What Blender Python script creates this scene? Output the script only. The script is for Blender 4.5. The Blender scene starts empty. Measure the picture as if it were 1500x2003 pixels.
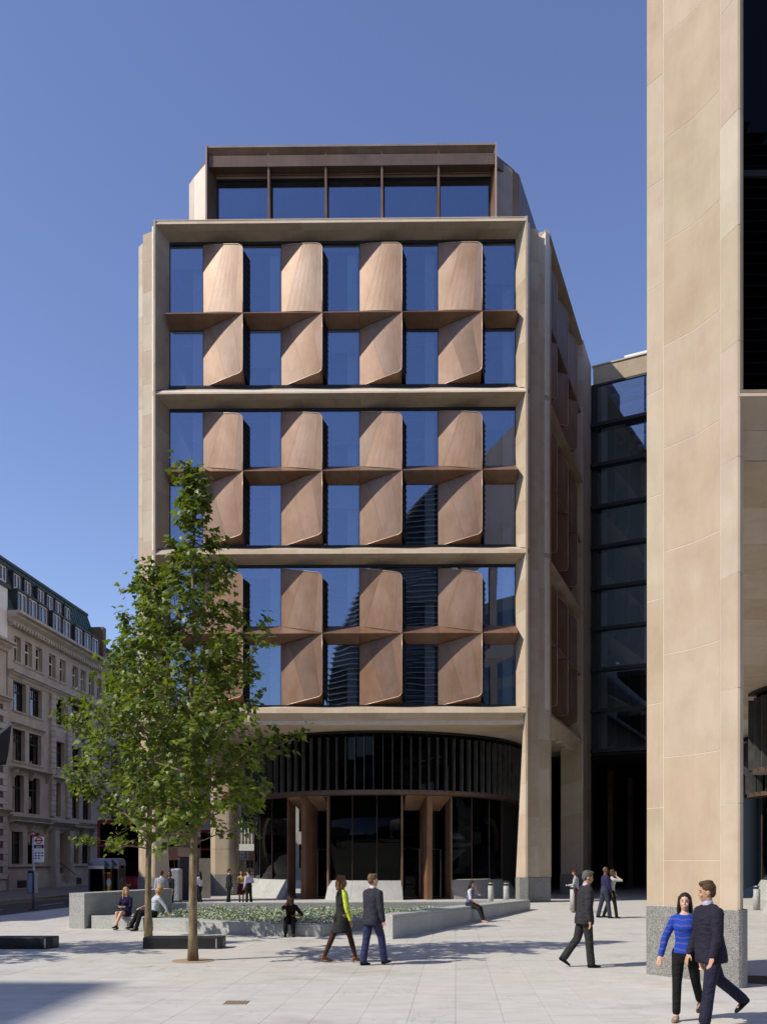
import bpy, bmesh, math, random
import numpy as np
from mathutils import Vector, Matrix
random.seed(7); np.random.seed(7)
R = math.radians
C = bpy.context.scene.collection
S = bpy.context.scene

# ------------------------------------------------------------------ camera, sky, sun, exposure
F, CX, HY, EYE, PSI = 1734.0, 750.0, 1684.0, 2.0, 0.0131     # focal length and horizon measured from the photograph
SUN_AZ, SUN_EL = 25.0, 43.0                                   # sun from the left, a little behind the viewer
cam_d = bpy.data.cameras.new('camera'); cam = bpy.data.objects.new('camera', cam_d); C.objects.link(cam)
cam.location = (0, 0, EYE); cam.rotation_euler = (R(90), 0, PSI)
cam_d.sensor_fit = 'HORIZONTAL'; cam_d.sensor_width = 36; cam_d.lens = F / 1500 * 36
cam_d.shift_y = (HY - 1001.5) / 1500; cam_d.clip_start = 0.1; cam_d.clip_end = 3000
S.camera = cam
TO_SUN = Vector((-math.cos(R(SUN_EL)) * math.cos(R(SUN_AZ)), -math.cos(R(SUN_EL)) * math.sin(R(SUN_AZ)), math.sin(R(SUN_EL))))
w = bpy.data.worlds.new('World'); S.world = w; w.use_nodes = True
nt = w.node_tree; nt.nodes.clear()
sky = nt.nodes.new('ShaderNodeTexSky'); sky.sky_type = 'NISHITA'; sky.sun_disc = False
sky.sun_elevation = R(SUN_EL); sky.sun_rotation = math.atan2(TO_SUN.x, TO_SUN.y)
sky.altitude = 20; sky.air_density = 1.0; sky.dust_density = 0.35; sky.ozone_density = 3.2
hs = nt.nodes.new('ShaderNodeHueSaturation'); hs.inputs['Hue'].default_value = 0.515; hs.inputs['Saturation'].default_value = 1.0
bg = nt.nodes.new('ShaderNodeBackground'); bg.inputs['Strength'].default_value = 0.15
wo = nt.nodes.new('ShaderNodeOutputWorld')
nt.links.new(sky.outputs[0], hs.inputs['Color']); nt.links.new(hs.outputs[0], bg.inputs['Color']); nt.links.new(bg.outputs[0], wo.inputs['Surface'])
sd = bpy.data.lights.new('sun', 'SUN'); sd.energy = 4.1; sd.angle = R(0.55); sd.color = (1.0, 0.925, 0.78)
so = bpy.data.objects.new('sun', sd); C.objects.link(so); so.location = (-40, -20, 60)
so.rotation_euler = (-TO_SUN).to_track_quat('-Z', 'Y').to_euler()
S.view_settings.view_transform = 'Standard'; S.view_settings.look = 'None'
S.view_settings.exposure = 0.28; S.view_settings.gamma = 1.0
S.render.engine = 'CYCLES'
S.cycles.use_denoising = True; S.cycles.max_bounces = 6; S.cycles.diffuse_bounces = 4; S.cycles.glossy_bounces = 3; S.cycles.caustics_reflective = False; S.cycles.caustics_refractive = False
S.cycles.sample_clamp_indirect = 6; S.cycles.transparent_max_bounces = 12

# ------------------------------------------------------------------ geometry helpers
def ray(x, y):
    u = (x - CX) / F; c, s = math.cos(PSI), math.sin(PSI)
    return (-s + u * c, c + u * s, (HY - y) / F)
def at(x, y, Y):
    r = ray(x, y); t = Y / r[1]; return Vector((t * r[0], Y, EYE + t * r[2]))
def gnd(x, y, z=0.0):
    r = ray(x, y); t = (z - EYE) / r[2]; return Vector((t * r[0], t * r[1], z))
def X_(x, Y): return at(x, HY, Y).x
def Z_(y, Y): return at(CX, y, Y).z

def frm(o, d):
    d = Vector((d[0], d[1], 0)).normalized(); n = Vector((-d.y, d.x, 0))
    return Matrix(((d.x, n.x, 0, o[0]), (d.y, n.y, 0, o[1]), (0, 0, 1, o[2] if len(o) > 2 else 0), (0, 0, 0, 1)))
I4 = Matrix.Identity(4)

class MB:
    def __init__(s): s.v = []; s.f = []; s.m = []; s.cur = 0
    def add(s, vs, fs):
        b = len(s.v); s.v += [tuple(p) for p in vs]; s.f += [tuple(b + i for i in f) for f in fs]; s.m += [s.cur] * len(fs); return s
    def box(s, x0, x1, y0, y1, z0, z1):
        return s.add([(x0,y0,z0),(x1,y0,z0),(x1,y1,z0),(x0,y1,z0),(x0,y0,z1),(x1,y0,z1),(x1,y1,z1),(x0,y1,z1)],
                     [(3,2,1,0),(4,5,6,7),(0,1,5,4),(1,2,6,5),(2,3,7,6),(3,0,4,7)])
    def hexa(s, q, t):
        q = [Vector(p) for p in q]; t = Vector(t)
        return s.add(q + [p + t for p in q], [(0,1,2,3),(7,6,5,4),(0,4,5,1),(1,5,6,2),(2,6,7,3),(3,7,4,0)])
    def prism(s, poly, z0, z1):
        n = len(poly)
        zz0 = z0 if hasattr(z0, '__len__') else [z0] * n; zz1 = z1 if hasattr(z1, '__len__') else [z1] * n
        return s.add([(p[0], p[1], zz0[i]) for i, p in enumerate(poly)] + [(p[0], p[1], zz1[i]) for i, p in enumerate(poly)],
                     [tuple(reversed(range(n))), tuple(range(n, 2*n))] + [(i, (i+1) % n, n + (i+1) % n, n + i) for i in range(n)])
    def extr(s, prof, u0, u1):   # profile in (w, z), extruded along u
        n = len(prof)
        return s.add([(u0, p[0], p[1]) for p in prof] + [(u1, p[0], p[1]) for p in prof],
                     [tuple(range(n)), tuple(reversed(range(n, 2*n)))] + [((i+1) % n, i, n + i, n + (i+1) % n) for i in range(n)])
    def tube(s, path, rad, seg=8, cap=True):
        path = [Vector(p) for p in path]; n = len(path)
        if not hasattr(rad, '__len__'): rad = [rad] * n
        vs = []; up = Vector((0.31, 0.17, 0.93))
        for i, p in enumerate(path):
            d = (path[min(i+1, n-1)] - path[max(i-1, 0)]).normalized()
            a = d.cross(up)
            if a.length < 1e-3: a = d.cross(Vector((1, 0, 0)))
            a.normalize(); b = d.cross(a)
            for k in range(seg):
                t = 2 * math.pi * k / seg; vs.append(p + (a * math.cos(t) + b * math.sin(t)) * rad[i])
        fs = [(i*seg + k, i*seg + (k+1) % seg, (i+1)*seg + (k+1) % seg, (i+1)*seg + k) for i in range(n-1) for k in range(seg)]
        if cap: fs += [tuple(reversed(range(seg))), tuple(range((n-1)*seg, n*seg))]
        return s.add(vs, fs)
    def lathe(s, prof, c=(0, 0, 0), seg=16):     # prof: (r, z)
        n = len(prof); vs = []
        for r, z in prof:
            for k in range(seg):
                t = 2 * math.pi * k / seg; vs.append((c[0] + r * math.cos(t), c[1] + r * math.sin(t), c[2] + z))
        fs = [(i*seg + k, i*seg + (k+1) % seg, (i+1)*seg + (k+1) % seg, (i+1)*seg + k) for i in range(n-1) for k in range(seg)]
        return s.add(vs, fs + [tuple(reversed(range(seg))), tuple(range((n-1)*seg, n*seg))])
    def mesh(s, name, mats, M=None, smooth=False):
        me = bpy.data.meshes.new(name)
        v = s.v
        if M is not None: v = [tuple(M @ Vector(p)) for p in v]
        me.from_pydata(v, [], s.f); 
        for m in (mats if isinstance(mats, (list, tuple)) else [mats]): me.materials.append(m)
        if max(s.m, default=0): me.polygons.foreach_set('material_index', s.m)
        if smooth: me.polygons.foreach_set('use_smooth', [True] * len(me.polygons))
        me.update(); return me
    def build(s, name, mats, parent=None, M=None, smooth=False):
        return link(name, s.mesh(name, mats, M, smooth), parent)

ORG = {}
def link(name, me, parent=None, M=None, local=False):
    o = bpy.data.objects.new(name, me); C.objects.link(o)
    if M is not None: o.matrix_basis = M
    if parent is not None:
        o.parent = parent
        if parent.name in ORG and not local: o.matrix_parent_inverse = ORG[parent.name].inverted()
        ORG[o.name] = (M if M is not None else I4)
    else: ORG[o.name] = (M if M is not None else I4)
    return o
def tag(o, label=None, cat=None, group=None, kind=None):
    if label: o['label'] = label
    if cat: o['category'] = cat
    if group: o['group'] = group
    if kind: o['kind'] = kind
    return o
def thing(name, label, cat, loc=(0, 0, 0), group=None, M=None):
    o = bpy.data.objects.new(name, None); C.objects.link(o); o.empty_display_size = 0.3
    M = M if M is not None else Matrix.Translation(Vector(loc)); o.matrix_basis = M; ORG[o.name] = M
    return tag(o, label, cat, group)
def copy_tree(o, M, parent=None):     # thing or part with all its parts, moved by M from the source's own place
    c = o.copy(); C.objects.link(c)
    if parent is None: c.matrix_basis = M @ o.matrix_basis
    else: c.parent = parent
    for ch in list(o.children): copy_tree(ch, I4, c)
    return c
def bevel(o, wd=0.01, seg=2):
    m = o.modifiers.new('bevel', 'BEVEL'); m.width = wd; m.segments = seg; m.limit_method = 'ANGLE'; m.angle_limit = R(40); return o

# ------------------------------------------------------------------ materials
def nodes(name):
    m = bpy.data.materials.new(name); m.use_nodes = True; t = m.node_tree; t.nodes.clear()
    out = t.nodes.new('ShaderNodeOutputMaterial'); return m, t, out
def N(t, typ, **kw):
    n = t.nodes.new('ShaderNode' + typ)
    for k, v in kw.items():
        if k in n.inputs: n.inputs[k].default_value = v
        else: setattr(n, k, v)
    return n
def ramp(t, stops, fac):
    r = t.nodes.new('ShaderNodeValToRGB'); e = r.color_ramp.elements
    while len(e) < len(stops): e.new(0.5)
    for i, (p, c) in enumerate(stops): e[i].position = p; e[i].color = (*c, 1) if len(c) == 3 else c
    t.links.new(fac, r.inputs[0]); return r.outputs[0]
def noise(t, scale, stretch=(1, 1, 1), detail=5, rough=0.6, off=None):
    g = N(t, 'NewGeometry'); mp = N(t, 'Mapping'); mp.inputs['Scale'].default_value = stretch
    t.links.new(g.outputs['Position'], mp.inputs['Vector'])
    if off is not None: t.links.new(off, mp.inputs['Location'])
    n = N(t, 'TexNoise', Scale=scale, Detail=detail, Roughness=rough); t.links.new(mp.outputs[0], n.inputs['Vector']); return n.outputs['Fac']
def mul(t, a, b, fac=1.0, mode='MULTIPLY'):
    m = N(t, 'MixRGB', blend_type=mode); m.inputs[0].default_value = fac
    for i, x in ((1, a), (2, b)):
        if isinstance(x, (tuple, list)): m.inputs[i].default_value = (*x, 1)
        else: t.links.new(x, m.inputs[i])
    return m.outputs[0]
def mixf(t, a, b, fac):
    m = N(t, 'MixRGB')
    t.links.new(fac, m.inputs[0])
    for i, x in ((1, a), (2, b)):
        if isinstance(x, (tuple, list)): m.inputs[i].default_value = (*x, 1)
        else: t.links.new(x, m.inputs[i])
    return m.outputs[0]
def bsdf(t, out, col, rough=0.6, metal=0.0, spec=0.4, bump=None, dist=0.01, coat=0.0):
    b = N(t, 'BsdfPrincipled', Roughness=rough, Metallic=metal)
    b.inputs['Specular IOR Level'].default_value = spec; b.inputs['Coat Weight'].default_value = coat
    if isinstance(col, (tuple, list)): b.inputs['Base Color'].default_value = (*col, 1)
    else: t.links.new(col, b.inputs['Base Color'])
    if bump is not None:
        bp = N(t, 'Bump', Strength=bump[1], Distance=dist); t.links.new(bump[0], bp.inputs['Height']); t.links.new(bp.outputs[0], b.inputs['Normal'])
    t.links.new(b.outputs[0], out.inputs['Surface']); return b
def plain(name, col, rough=0.6, metal=0.0, spec=0.4, var=0.25, scale=3.0, bump=0.0, bscale=40, rnd=0.0, coat=0.0):
    m, t, out = nodes(name)
    c = ramp(t, [(0.25, tuple(x * (1 - var) for x in col)), (0.75, tuple(min(1, x * (1 + var)) for x in col))], noise(t, scale))
    if rnd:
        oi = N(t, 'ObjectInfo'); rc = ramp(t, [(0, (1 - rnd,) * 3), (1, (1 + rnd,) * 3)], oi.outputs['Random']); c = mul(t, c, rc)
    bsdf(t, out, c, rough, metal, spec, (noise(t, bscale), bump) if bump else None, coat=coat)
    return m
def sandstone(name, tint=(1, 1, 1), island=False):
    m, t, out = nodes(name); r = N(t, 'NewGeometry').outputs['Random Per Island'] if island else N(t, 'ObjectInfo').outputs['Random']
    base = ramp(t, [(0.0, (0.446, 0.368, 0.270)), (0.25, (0.499, 0.427, 0.330)), (0.5, (0.478, 0.380, 0.296)), (0.7, (0.441, 0.355, 0.254)), (0.85, (0.488, 0.402, 0.323)), (1.0, (0.514, 0.457, 0.361))], r)
    off = N(t, 'VectorMath', operation='SCALE'); off.inputs[0].default_value = (13, 7, 29); t.links.new(r, off.inputs['Scale'])
    band = ramp(t, [(0.3, (0.90, 0.87, 0.84)), (0.55, (1, 1, 1)), (0.8, (1.05, 1.0, 0.93))], noise(t, 0.55, (1, 1, 1.8), 4, 0.6, off.outputs[0]))
    blot = ramp(t, [(0.35, (0.93, 0.91, 0.91)), (0.6, (1.02, 1.02, 1.02))], noise(t, 2.6, (1, 1, 0.35), 6, 0.65))
    fine = ramp(t, [(0.3, (0.94,) * 3), (0.7, (1.04,) * 3)], noise(t, 120, (1, 1, 1), 2))
    c = mul(t, mul(t, mul(t, base, band), blot), fine)
    if tint != (1, 1, 1): c = mul(t, c, tint)
    bsdf(t, out, c, 0.82, 0, 0.25, (noise(t, 60), 0.12)); return m
def granite(name, base=(0.40, 0.405, 0.41), lo=(0.12, 0.12, 0.125), hi=(0.66, 0.65, 0.64), sc=70, amt=1.0, rough=0.6):
    m, t, out = nodes(name)
    v = N(t, 'TexVoronoi', Scale=sc); g = N(t, 'NewGeometry'); t.links.new(g.outputs['Position'], v.inputs['Vector'])
    sp = N(t, 'SeparateColor'); t.links.new(v.outputs['Color'], sp.inputs[0])
    c = ramp(t, [(0.0, lo), (0.28, tuple(0.75 * x for x in base)), (0.6, base), (0.9, hi), (1.0, hi)], sp.outputs[0])
    c = mul(t, c, ramp(t, [(0.3, (0.86,) * 3), (0.7, (1.06,) * 3)], noise(t, 1.3)))
    bsdf(t, out, c, rough, 0, 0.35, (noise(t, 90), 0.1)); return m
def paving(name, island):
    m, t, out = nodes(name)
    r = N(t, 'NewGeometry').outputs['Random Per Island'] if island else N(t, 'ObjectInfo').outputs['Random']
    base = ramp(t, [(0, (0.512, 0.498, 0.475)), (0.3, (0.537, 0.522, 0.497)), (0.6, (0.525, 0.510, 0.485)), (0.86, (0.547, 0.534, 0.510)), (0.93, (0.544, 0.512, 0.469)), (1, (0.518, 0.504, 0.482))], r)
    c = mul(t, base, ramp(t, [(0.3, (0.87,) * 3), (0.65, (1.04,) * 3)], noise(t, 1.6, (1, 2.2, 1), 6, 0.65)))
    wv = N(t, 'TexWave', Scale=0.9, Distortion=14, Detail=4); wv.inputs['Detail Scale'].default_value = 1.4
    t.links.new(N(t, 'NewGeometry').outputs['Position'], wv.inputs['Vector'])
    vein = ramp(t, [(0.0, (0.80, 0.80, 0.81)), (0.07, (1, 1, 1)), (1, (1, 1, 1))], wv.outputs['Fac'])
    mask = ramp(t, [(0.50, (0, 0, 0)), (0.66, (1, 1, 1))], noise(t, 0.7))
    c = mixf(t, c, mul(t, c, vein), mask)
    rust = ramp(t, [(0.66, (0, 0, 0)), (0.76, (0.55, 0.55, 0.55))], noise(t, 0.55, (1, 2, 1), 5, 0.7))
    c = mixf(t, c, mul(t, c, (1.04, 0.90, 0.76)), rust)
    vo = N(t, 'TexVoronoi', Scale=1.7); t.links.new(N(t, 'NewGeometry').outputs['Position'], vo.inputs['Vector'])
    gum = ramp(t, [(0.030, (0.68, 0.67, 0.66)), (0.045, (1, 1, 1))], vo.outputs['Distance']); sc_ = N(t, 'SeparateColor'); t.links.new(vo.outputs['Color'], sc_.inputs[0])
    c = mixf(t, c, mul(t, c, gum), ramp(t, [(0.55, (0, 0, 0)), (0.6, (1, 1, 1))], sc_.outputs[0]))
    stain = ramp(t, [(0.32, (0.80, 0.79, 0.78)), (0.46, (1, 1, 1))], noise(t, 0.33, (1, 1.6, 1), 6, 0.7)); c = mul(t, c, stain)
    spots = ramp(t, [(0.05, (0.72,) * 3), (0.10, (1, 1, 1))], noise(t, 5.0, (1, 1, 1), 3))
    c = mul(t, c, spots)
    bsdf(t, out, c, 0.66, 0, 0.35, (noise(t, 35), 0.10)); return m
def bronze(name, a=(0.160, 0.082, 0.042), b=(0.238, 0.155, 0.110), rough=0.45, metal=0.24):
    m, t, out = nodes(name); oi = N(t, 'ObjectInfo')
    off = N(t, 'VectorMath', operation='SCALE'); off.inputs[0].default_value = (31, 17, 53); t.links.new(oi.outputs['Random'], off.inputs['Scale'])
    c = ramp(t, [(0.30, a), (0.66, b)], noise(t, 0.8, (1, 1, 0.6), 5, 0.6, off.outputs[0]))
    c = mul(t, c, ramp(t, [(0.3, (0.88,) * 3), (0.7, (1.08,) * 3)], noise(t, 4.5, (1, 1, 0.35), 6, 0.7)))
    c = mul(t, c, ramp(t, [(0, (0.84, 0.86, 0.90)), (0.35, (1.0, 0.96, 0.92)), (0.7, (1.08, 1.0, 0.92)), (1, (1.16, 1.14, 1.14))], oi.outputs['Random']))
    bsdf(t, out, c, rough, metal, 0.55, (noise(t, 1.4), 0.05)); return m
def glass(name, tint=(0.32, 0.37, 0.43), refl=(0.78, 0.86, 1.0), f0=0.30, wob=0.02, rough=0.0, blend=0.35):
    m, t, out = nodes(name)
    tr = N(t, 'BsdfTransparent', Color=(*tint, 1)); gl = N(t, 'BsdfGlossy', Color=(*refl, 1), Roughness=rough)
    bp = N(t, 'Bump', Strength=wob, Distance=0.05); t.links.new(noise(t, 0.5, (1, 1, 1), 1), bp.inputs['Height']); t.links.new(bp.outputs[0], gl.inputs['Normal'])
    lw = N(t, 'LayerWeight', Blend=blend)
    mr = N(t, 'MapRange'); mr.inputs['To Min'].default_value = f0; mr.inputs['To Max'].default_value = 0.95
    t.links.new(lw.outputs['Fresnel'], mr.inputs['Value'])
    mx = N(t, 'MixShader'); t.links.new(mr.outputs[0], mx.inputs[0]); t.links.new(tr.outputs[0], mx.inputs[1]); t.links.new(gl.outputs[0], mx.inputs[2])
    t.links.new(mx.outputs[0], out.inputs['Surface']); return m
def leafmat(name, a, b, gl=0.42, tr=0.28):
    m, t, out = nodes(name); g = N(t, 'NewGeometry'); oi = N(t, 'ObjectInfo')
    ad = N(t, 'Math', operation='ADD'); t.links.new(g.outputs['Random Per Island'], ad.inputs[0]); t.links.new(oi.outputs['Random'], ad.inputs[1])
    fr = N(t, 'Math', operation='FRACT'); t.links.new(ad.outputs[0], fr.inputs[0])
    c = ramp(t, [(0, a), (0.55, b), (0.93, tuple(x * 1.25 for x in b)), (1.0, (b[0] * 1.9, b[1] * 1.35, b[2]))], fr.outputs[0])
    pb = N(t, 'BsdfPrincipled', Roughness=gl); pb.inputs['Specular IOR Level'].default_value = 0.4; t.links.new(c, pb.inputs['Base Color'])
    tl = N(t, 'BsdfTranslucent'); t.links.new(mul(t, c, (1.5, 1.6, 0.5)), tl.inputs['Color'])
    mx = N(t, 'MixShader'); mx.inputs[0].default_value = tr; t.links.new(pb.outputs[0], mx.inputs[1]); t.links.new(tl.outputs[0], mx.inputs[2])
    t.links.new(mx.outputs[0], out.inputs['Surface']); return m
def bark(name):
    m, t, out = nodes(name)
    c = ramp(t, [(0.3, (0.13, 0.095, 0.055)), (0.48, (0.22, 0.165, 0.10)), (0.62, (0.30, 0.245, 0.155)), (0.8, (0.20, 0.17, 0.12))], noise(t, 7, (1, 1, 0.45), 6, 0.65))
    c = mul(t, c, ramp(t, [(0.4, (0.75,) * 3), (0.6, (1.05,) * 3)], noise(t, 30, (1, 1, 2.5), 3)))
    bsdf(t, out, c, 0.85, 0, 0.2, (noise(t, 25, (1, 1, 2), 4), 0.5), 0.02); return m
def knit(name, a, b, scale=30):
    m, t, out = nodes(name); wv = N(t, 'TexWave', Scale=scale, Distortion=2.5); wv.bands_direction = 'Z'
    wv.inputs['Detail Scale'].default_value = 2.0
    tc = N(t, 'TexCoord'); t.links.new(tc.outputs['Object'], wv.inputs['Vector'])
    c = ramp(t, [(0.0, a), (0.22, b), (1.0, b)], wv.outputs['Fac']); bsdf(t, out, c, 0.8, 0, 0.2, (noise(t, 80), 0.3)); return m
def cloth(name, col, var=0.18, rough=0.85): 
    m, t, out = nodes(name)
    c = ramp(t, [(0.3, tuple(x * (1 - var) for x in col)), (0.7, tuple(x * (1 + var) for x in col))], noise(t, 14, (1, 1, 0.5), 4))
    bsdf(t, out, c, rough, 0, 0.2, (noise(t, 10, (1, 1, 1.7), 4), 1.0), 0.04); return m

M = {}
M['stone'] = sandstone('sandstone'); M['stones'] = sandstone('sandstone_blocks', island=True)
M['mortar'] = plain('mortar', (0.64, 0.58, 0.50), 0.9, var=0.1)
M['mortar_dark'] = plain('mortar_dark', (0.24, 0.19, 0.14), 0.9, var=0.1)
M['plinth'] = granite('plinth_granite', (0.215, 0.215, 0.21), (0.09, 0.09, 0.09), (0.40, 0.39, 0.38), 110)
M['bench'] = granite('bench_granite', (0.42, 0.43, 0.43), (0.28, 0.285, 0.29), (0.55, 0.55, 0.55), 95)
M['black_stone'] = plain('black_stone', (0.018, 0.018, 0.02), 0.45, var=0.3, scale=6, bump=0.1)
M['slab'] = paving('paving_slab', False); M['slabs'] = paving('paving_field', True)
M['joint'] = plain('paving_joint', (0.44, 0.425, 0.41), 0.9)
M['asphalt'] = plain('asphalt', (0.045, 0.045, 0.048), 0.85, var=0.25, scale=1.5, bump=0.3, bscale=160)
M['kerb'] = granite('kerb_granite', (0.30, 0.30, 0.30), sc=110)
M['footway'] = plain('footway', (0.16, 0.155, 0.15), 0.85, var=0.15, scale=2)
M['paint'] = plain('road_paint', (0.62, 0.60, 0.56), 0.8, var=0.3, scale=5)
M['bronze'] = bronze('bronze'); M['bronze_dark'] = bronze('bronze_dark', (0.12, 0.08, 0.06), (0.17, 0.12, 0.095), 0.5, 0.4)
M['bronze_grey'] = bronze('bronze_grey', (0.27, 0.22, 0.19), (0.35, 0.29, 0.26), 0.5, 0.1)
M['rim'] = bronze('bronze_rim', (0.42, 0.30, 0.23), (0.50, 0.38, 0.31), 0.4, 0.45)
M['black'] = plain('black_metal', (0.012, 0.012, 0.013), 0.5)
M['dark'] = plain('dark_metal', (0.03, 0.028, 0.027), 0.45)
M['glass'] = glass('facade_glass', (0.80, 0.84, 0.88), (0.62, 0.74, 0.94), 0.19, 0.05)
M['glass_link'] = glass('link_glass', (0.80, 0.84, 0.86), (0.70, 0.80, 0.95), 0.13)
M['glass_dark'] = glass('dark_glass', (0.10, 0.11, 0.12), (0.8, 0.85, 0.9), 0.0, blend=0.2)
M['glass_old'] = glass('old_glass', (0.35, 0.36, 0.36), (0.9, 0.92, 0.95), 0.10)
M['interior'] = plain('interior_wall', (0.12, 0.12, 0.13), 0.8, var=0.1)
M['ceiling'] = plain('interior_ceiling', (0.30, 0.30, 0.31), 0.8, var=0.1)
M['shade_black'] = plain('shade_black_wall', (0.02, 0.017, 0.015), 0.7)  # near-black colour stands in for the deep shade of passage and interiors
M['steel'] = plain('steel', (0.42, 0.42, 0.42), 0.35, 0.8, var=0.1)
M['white'] = plain('white_paint', (0.75, 0.75, 0.74), 0.5, var=0.06)
# ------------------------------------------------------------------ ground, road, paving
g = MB(); g.add([(-700, -300, -0.16), (700, -300, -0.16), (700, 1500, -0.16), (-700, 1500, -0.16)], [(0, 1, 2, 3)])
tag(g.build('ground', M['footway']), kind='structure')
SD = Vector((0.068, 1.0, 0)).normalized()                     # the street runs this way
def sx(X60, Y): return X60 + 0.068 * (Y - 60)                  # X of a line parallel to the street, given X at Y = 60
b = MB(); b.prism([(sx(-12.6, -60), -60), (40, -60), (40, 110), (sx(-12.6, 110), 110)], -0.15, -0.022)
plaza = tag(b.build('plaza', M['joint']), kind='structure')
rd = MB(); rd.add([(sx(-18.6, -60), -60, -0.13), (sx(-12.6, -60), -60, -0.13), (sx(-12.6, 200), 200, -0.13), (sx(-18.6, 200), 200, -0.13)], [(0, 1, 2, 3)])
road = tag(rd.build('road', M['asphalt']), kind='structure')
FS = frm((sx(-18.6, 60), 60, 0), (0.068, 1))                   # u along the street, w towards the old houses
fw = MB(); fw.box(-110, 90, 0.15, 9, -0.12, 0.0)
tag(fw.build('footway', M['footway'], None, FS), kind='structure')
kb = MB(); 
kerb = tag(MB().box(-110, -40, 0.0, 0.145, -0.13, 0.004).build('kerb', M['kerb'], None, FS), kind='structure')
for k in range(60): MB().box(-40 + k * 1.5 + .006, -40 + k * 1.5 + 1.494, 0.0, 0.145, -0.13, 0.004).build('kerb_stone', M['kerb'], kerb, FS)
for wv, z in ((-0.45, 0.004), (-0.75, 0.004)):
    MB().box(-110, 60, wv, wv + 0.09, -0.128, -0.126).build('yellow_line', plain('yellow_line', (0.45, 0.36, 0.12), 0.8), road, FS)
for k in range(14): MB().box(-48 + k * 6, -45.5 + k * 6, -3.05, -2.95, -0.128, -0.126).build('lane_dash', M['paint'], road, FS)
for wv in (-5.3, -5.6): MB().box(-110, 60, wv, wv + 0.09, -0.128, -0.126).build('red_route_line', M['paint'], road, FS)

# paving slabs: courses run along one direction, lengths broken at random
PD = frm((0, 0, 0), (math.cos(R(-3.9)), math.sin(R(-3.9))))    # u across, w away from the viewer
PDi = PD.inverted()
cw = 0.60; slabs = []; rng = random.Random(3)
for ci in range(-44, 66):
    wv = 2.0 + rng.random() * 1.0
    while wv < 64:
        L = rng.choice((0.75, 0.9, 1.05, 1.2)); u0 = ci * cw
        p = PD @ Vector((u0 + cw / 2, wv + L / 2, 0))
        if p.x > sx(-12.6, p.y) + 0.35 and abs(p.x / max(p.y, .1)) < 0.50 and p.y > 8.6:
            slabs.append((u0, wv, L, p.copy()))
        wv += L
def inframe(p):
    return p.y > 10.4 and -0.44 * p.y < p.x < 0.43 * p.y
slabs.sort(key=lambda s: (not inframe(s[3]), s[3].y))
sm = {}
for L in (0.75, 0.9, 1.05, 1.2):
    sm[L] = MB().box(0.002, cw - 0.002, 0.002, L - 0.002, -0.02, 0.0).mesh('paving_slab', M['slab'])
rest = MB()
for i, (u0, wv, L, p) in enumerate(slabs):
    dz = rng.uniform(-0.0012, 0.0012)
    if i < 290: link('paving_slab', sm[L], plaza, PD @ Matrix.Translation((u0, wv, dz)))
    else:
        q = [PD @ Vector(c) for c in ((u0 + .003, wv + .003, dz), (u0 + cw - .003, wv + .003, dz), (u0 + cw - .003, wv + L - .003, dz), (u0 + .003, wv + L - .003, dz))]
        rest.hexa(q, (0, 0, -0.02))
tag(rest.build('far_paving', M['slabs'], plaza), kind='stuff')

# ------------------------------------------------------------------ main building
ZS = [(Z_(1382, 42.8), Z_(1105, 42.85), Z_(1238, 42.03)), (Z_(1070, 42.8), Z_(798, 42.85), Z_(919, 42.03)), (Z_(757, 42.8), Z_(471, 42.85), Z_(609, 42.03))]  # (sill, head, shelf edge)
NOSE = [(Z_(1395, 42), Z_(1384, 42)), (Z_(1083, 42), Z_(1072.5, 42)), (Z_(768, 42), Z_(759.5, 42)), (Z_(434, 42), Z_(424, 42))]   # (underside, top) of the stone bands
ZT = NOSE[3][1]; SOF = 8.5
MAIN = thing('office_building', 'sandstone office building with bronze window fins and glazed round entrance', 'building', (-2, 43, 0))
FF = frm((0, 42, 0), (1, 0))
SDIR = (math.sin(R(21.1)), math.cos(R(21.1)))
CORN = at(1075, HY, 42.85)
FSD = frm((CORN.x, CORN.y, 0), SDIR)
stone_rng = random.Random(11); JOIN = None     # while JOIN is a builder, stones are gathered into one part
def stones(parent, Fr, A0, A1, B0, B1, pitch, t, mat='stone', gap=0.004, name='stone', jitter=0.0, back=True, first=None):
    """a course of stones between the lines A and B; t is the thickness vector pointing into the wall"""
    A0, A1, B0, B1, t = map(Vector, (A0, A1, B0, B1, t)); L = (A1 - A0).length; cuts = [0.0]
    s = first if first else pitch * stone_rng.uniform(0.45, 1.0)
    while s < L - 0.3 * pitch: cuts.append(s / L); s += pitch * (1 + stone_rng.uniform(-jitter, jitter))
    cuts.append(1.0); acr = (B0 - A0).length; ga = gap / max(acr, 0.02)
    for a, b_ in zip(cuts[:-1], cuts[1:]):
        a2 = a + (gap / L if a > 0 else 0); b2 = b_ - (gap / L if b_ < 1 else 0)
        P = lambda f, g_: A0.lerp(A1, f).lerp(B0.lerp(B1, f), g_)
        (JOIN if JOIN is not None else MB()).hexa([P(a2, ga), P(b2, ga), P(b2, 1 - ga), P(a2, 1 - ga)], t)
        if JOIN is None: last_ = MB().hexa([P(a2, ga), P(b2, ga), P(b2, 1 - ga), P(a2, 1 - ga)], t).build(name, M[mat], parent, Fr)
    if back:
        e = t.normalized() * 0.012
        bk = MB(); bk.hexa([A0 + e, A1 + e, B1 + e, B0 + e], t * 0.98); return bk
def backing(parent, Fr, lst, mat='mortar'):
    b = MB()
    for x in lst:
        n = len(b.v); b.v += x.v; b.f += [tuple(i + n for i in f) for f in x.f]; b.m += x.m
    return b.build('mortar_bed', M[mat], parent, Fr)

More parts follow.
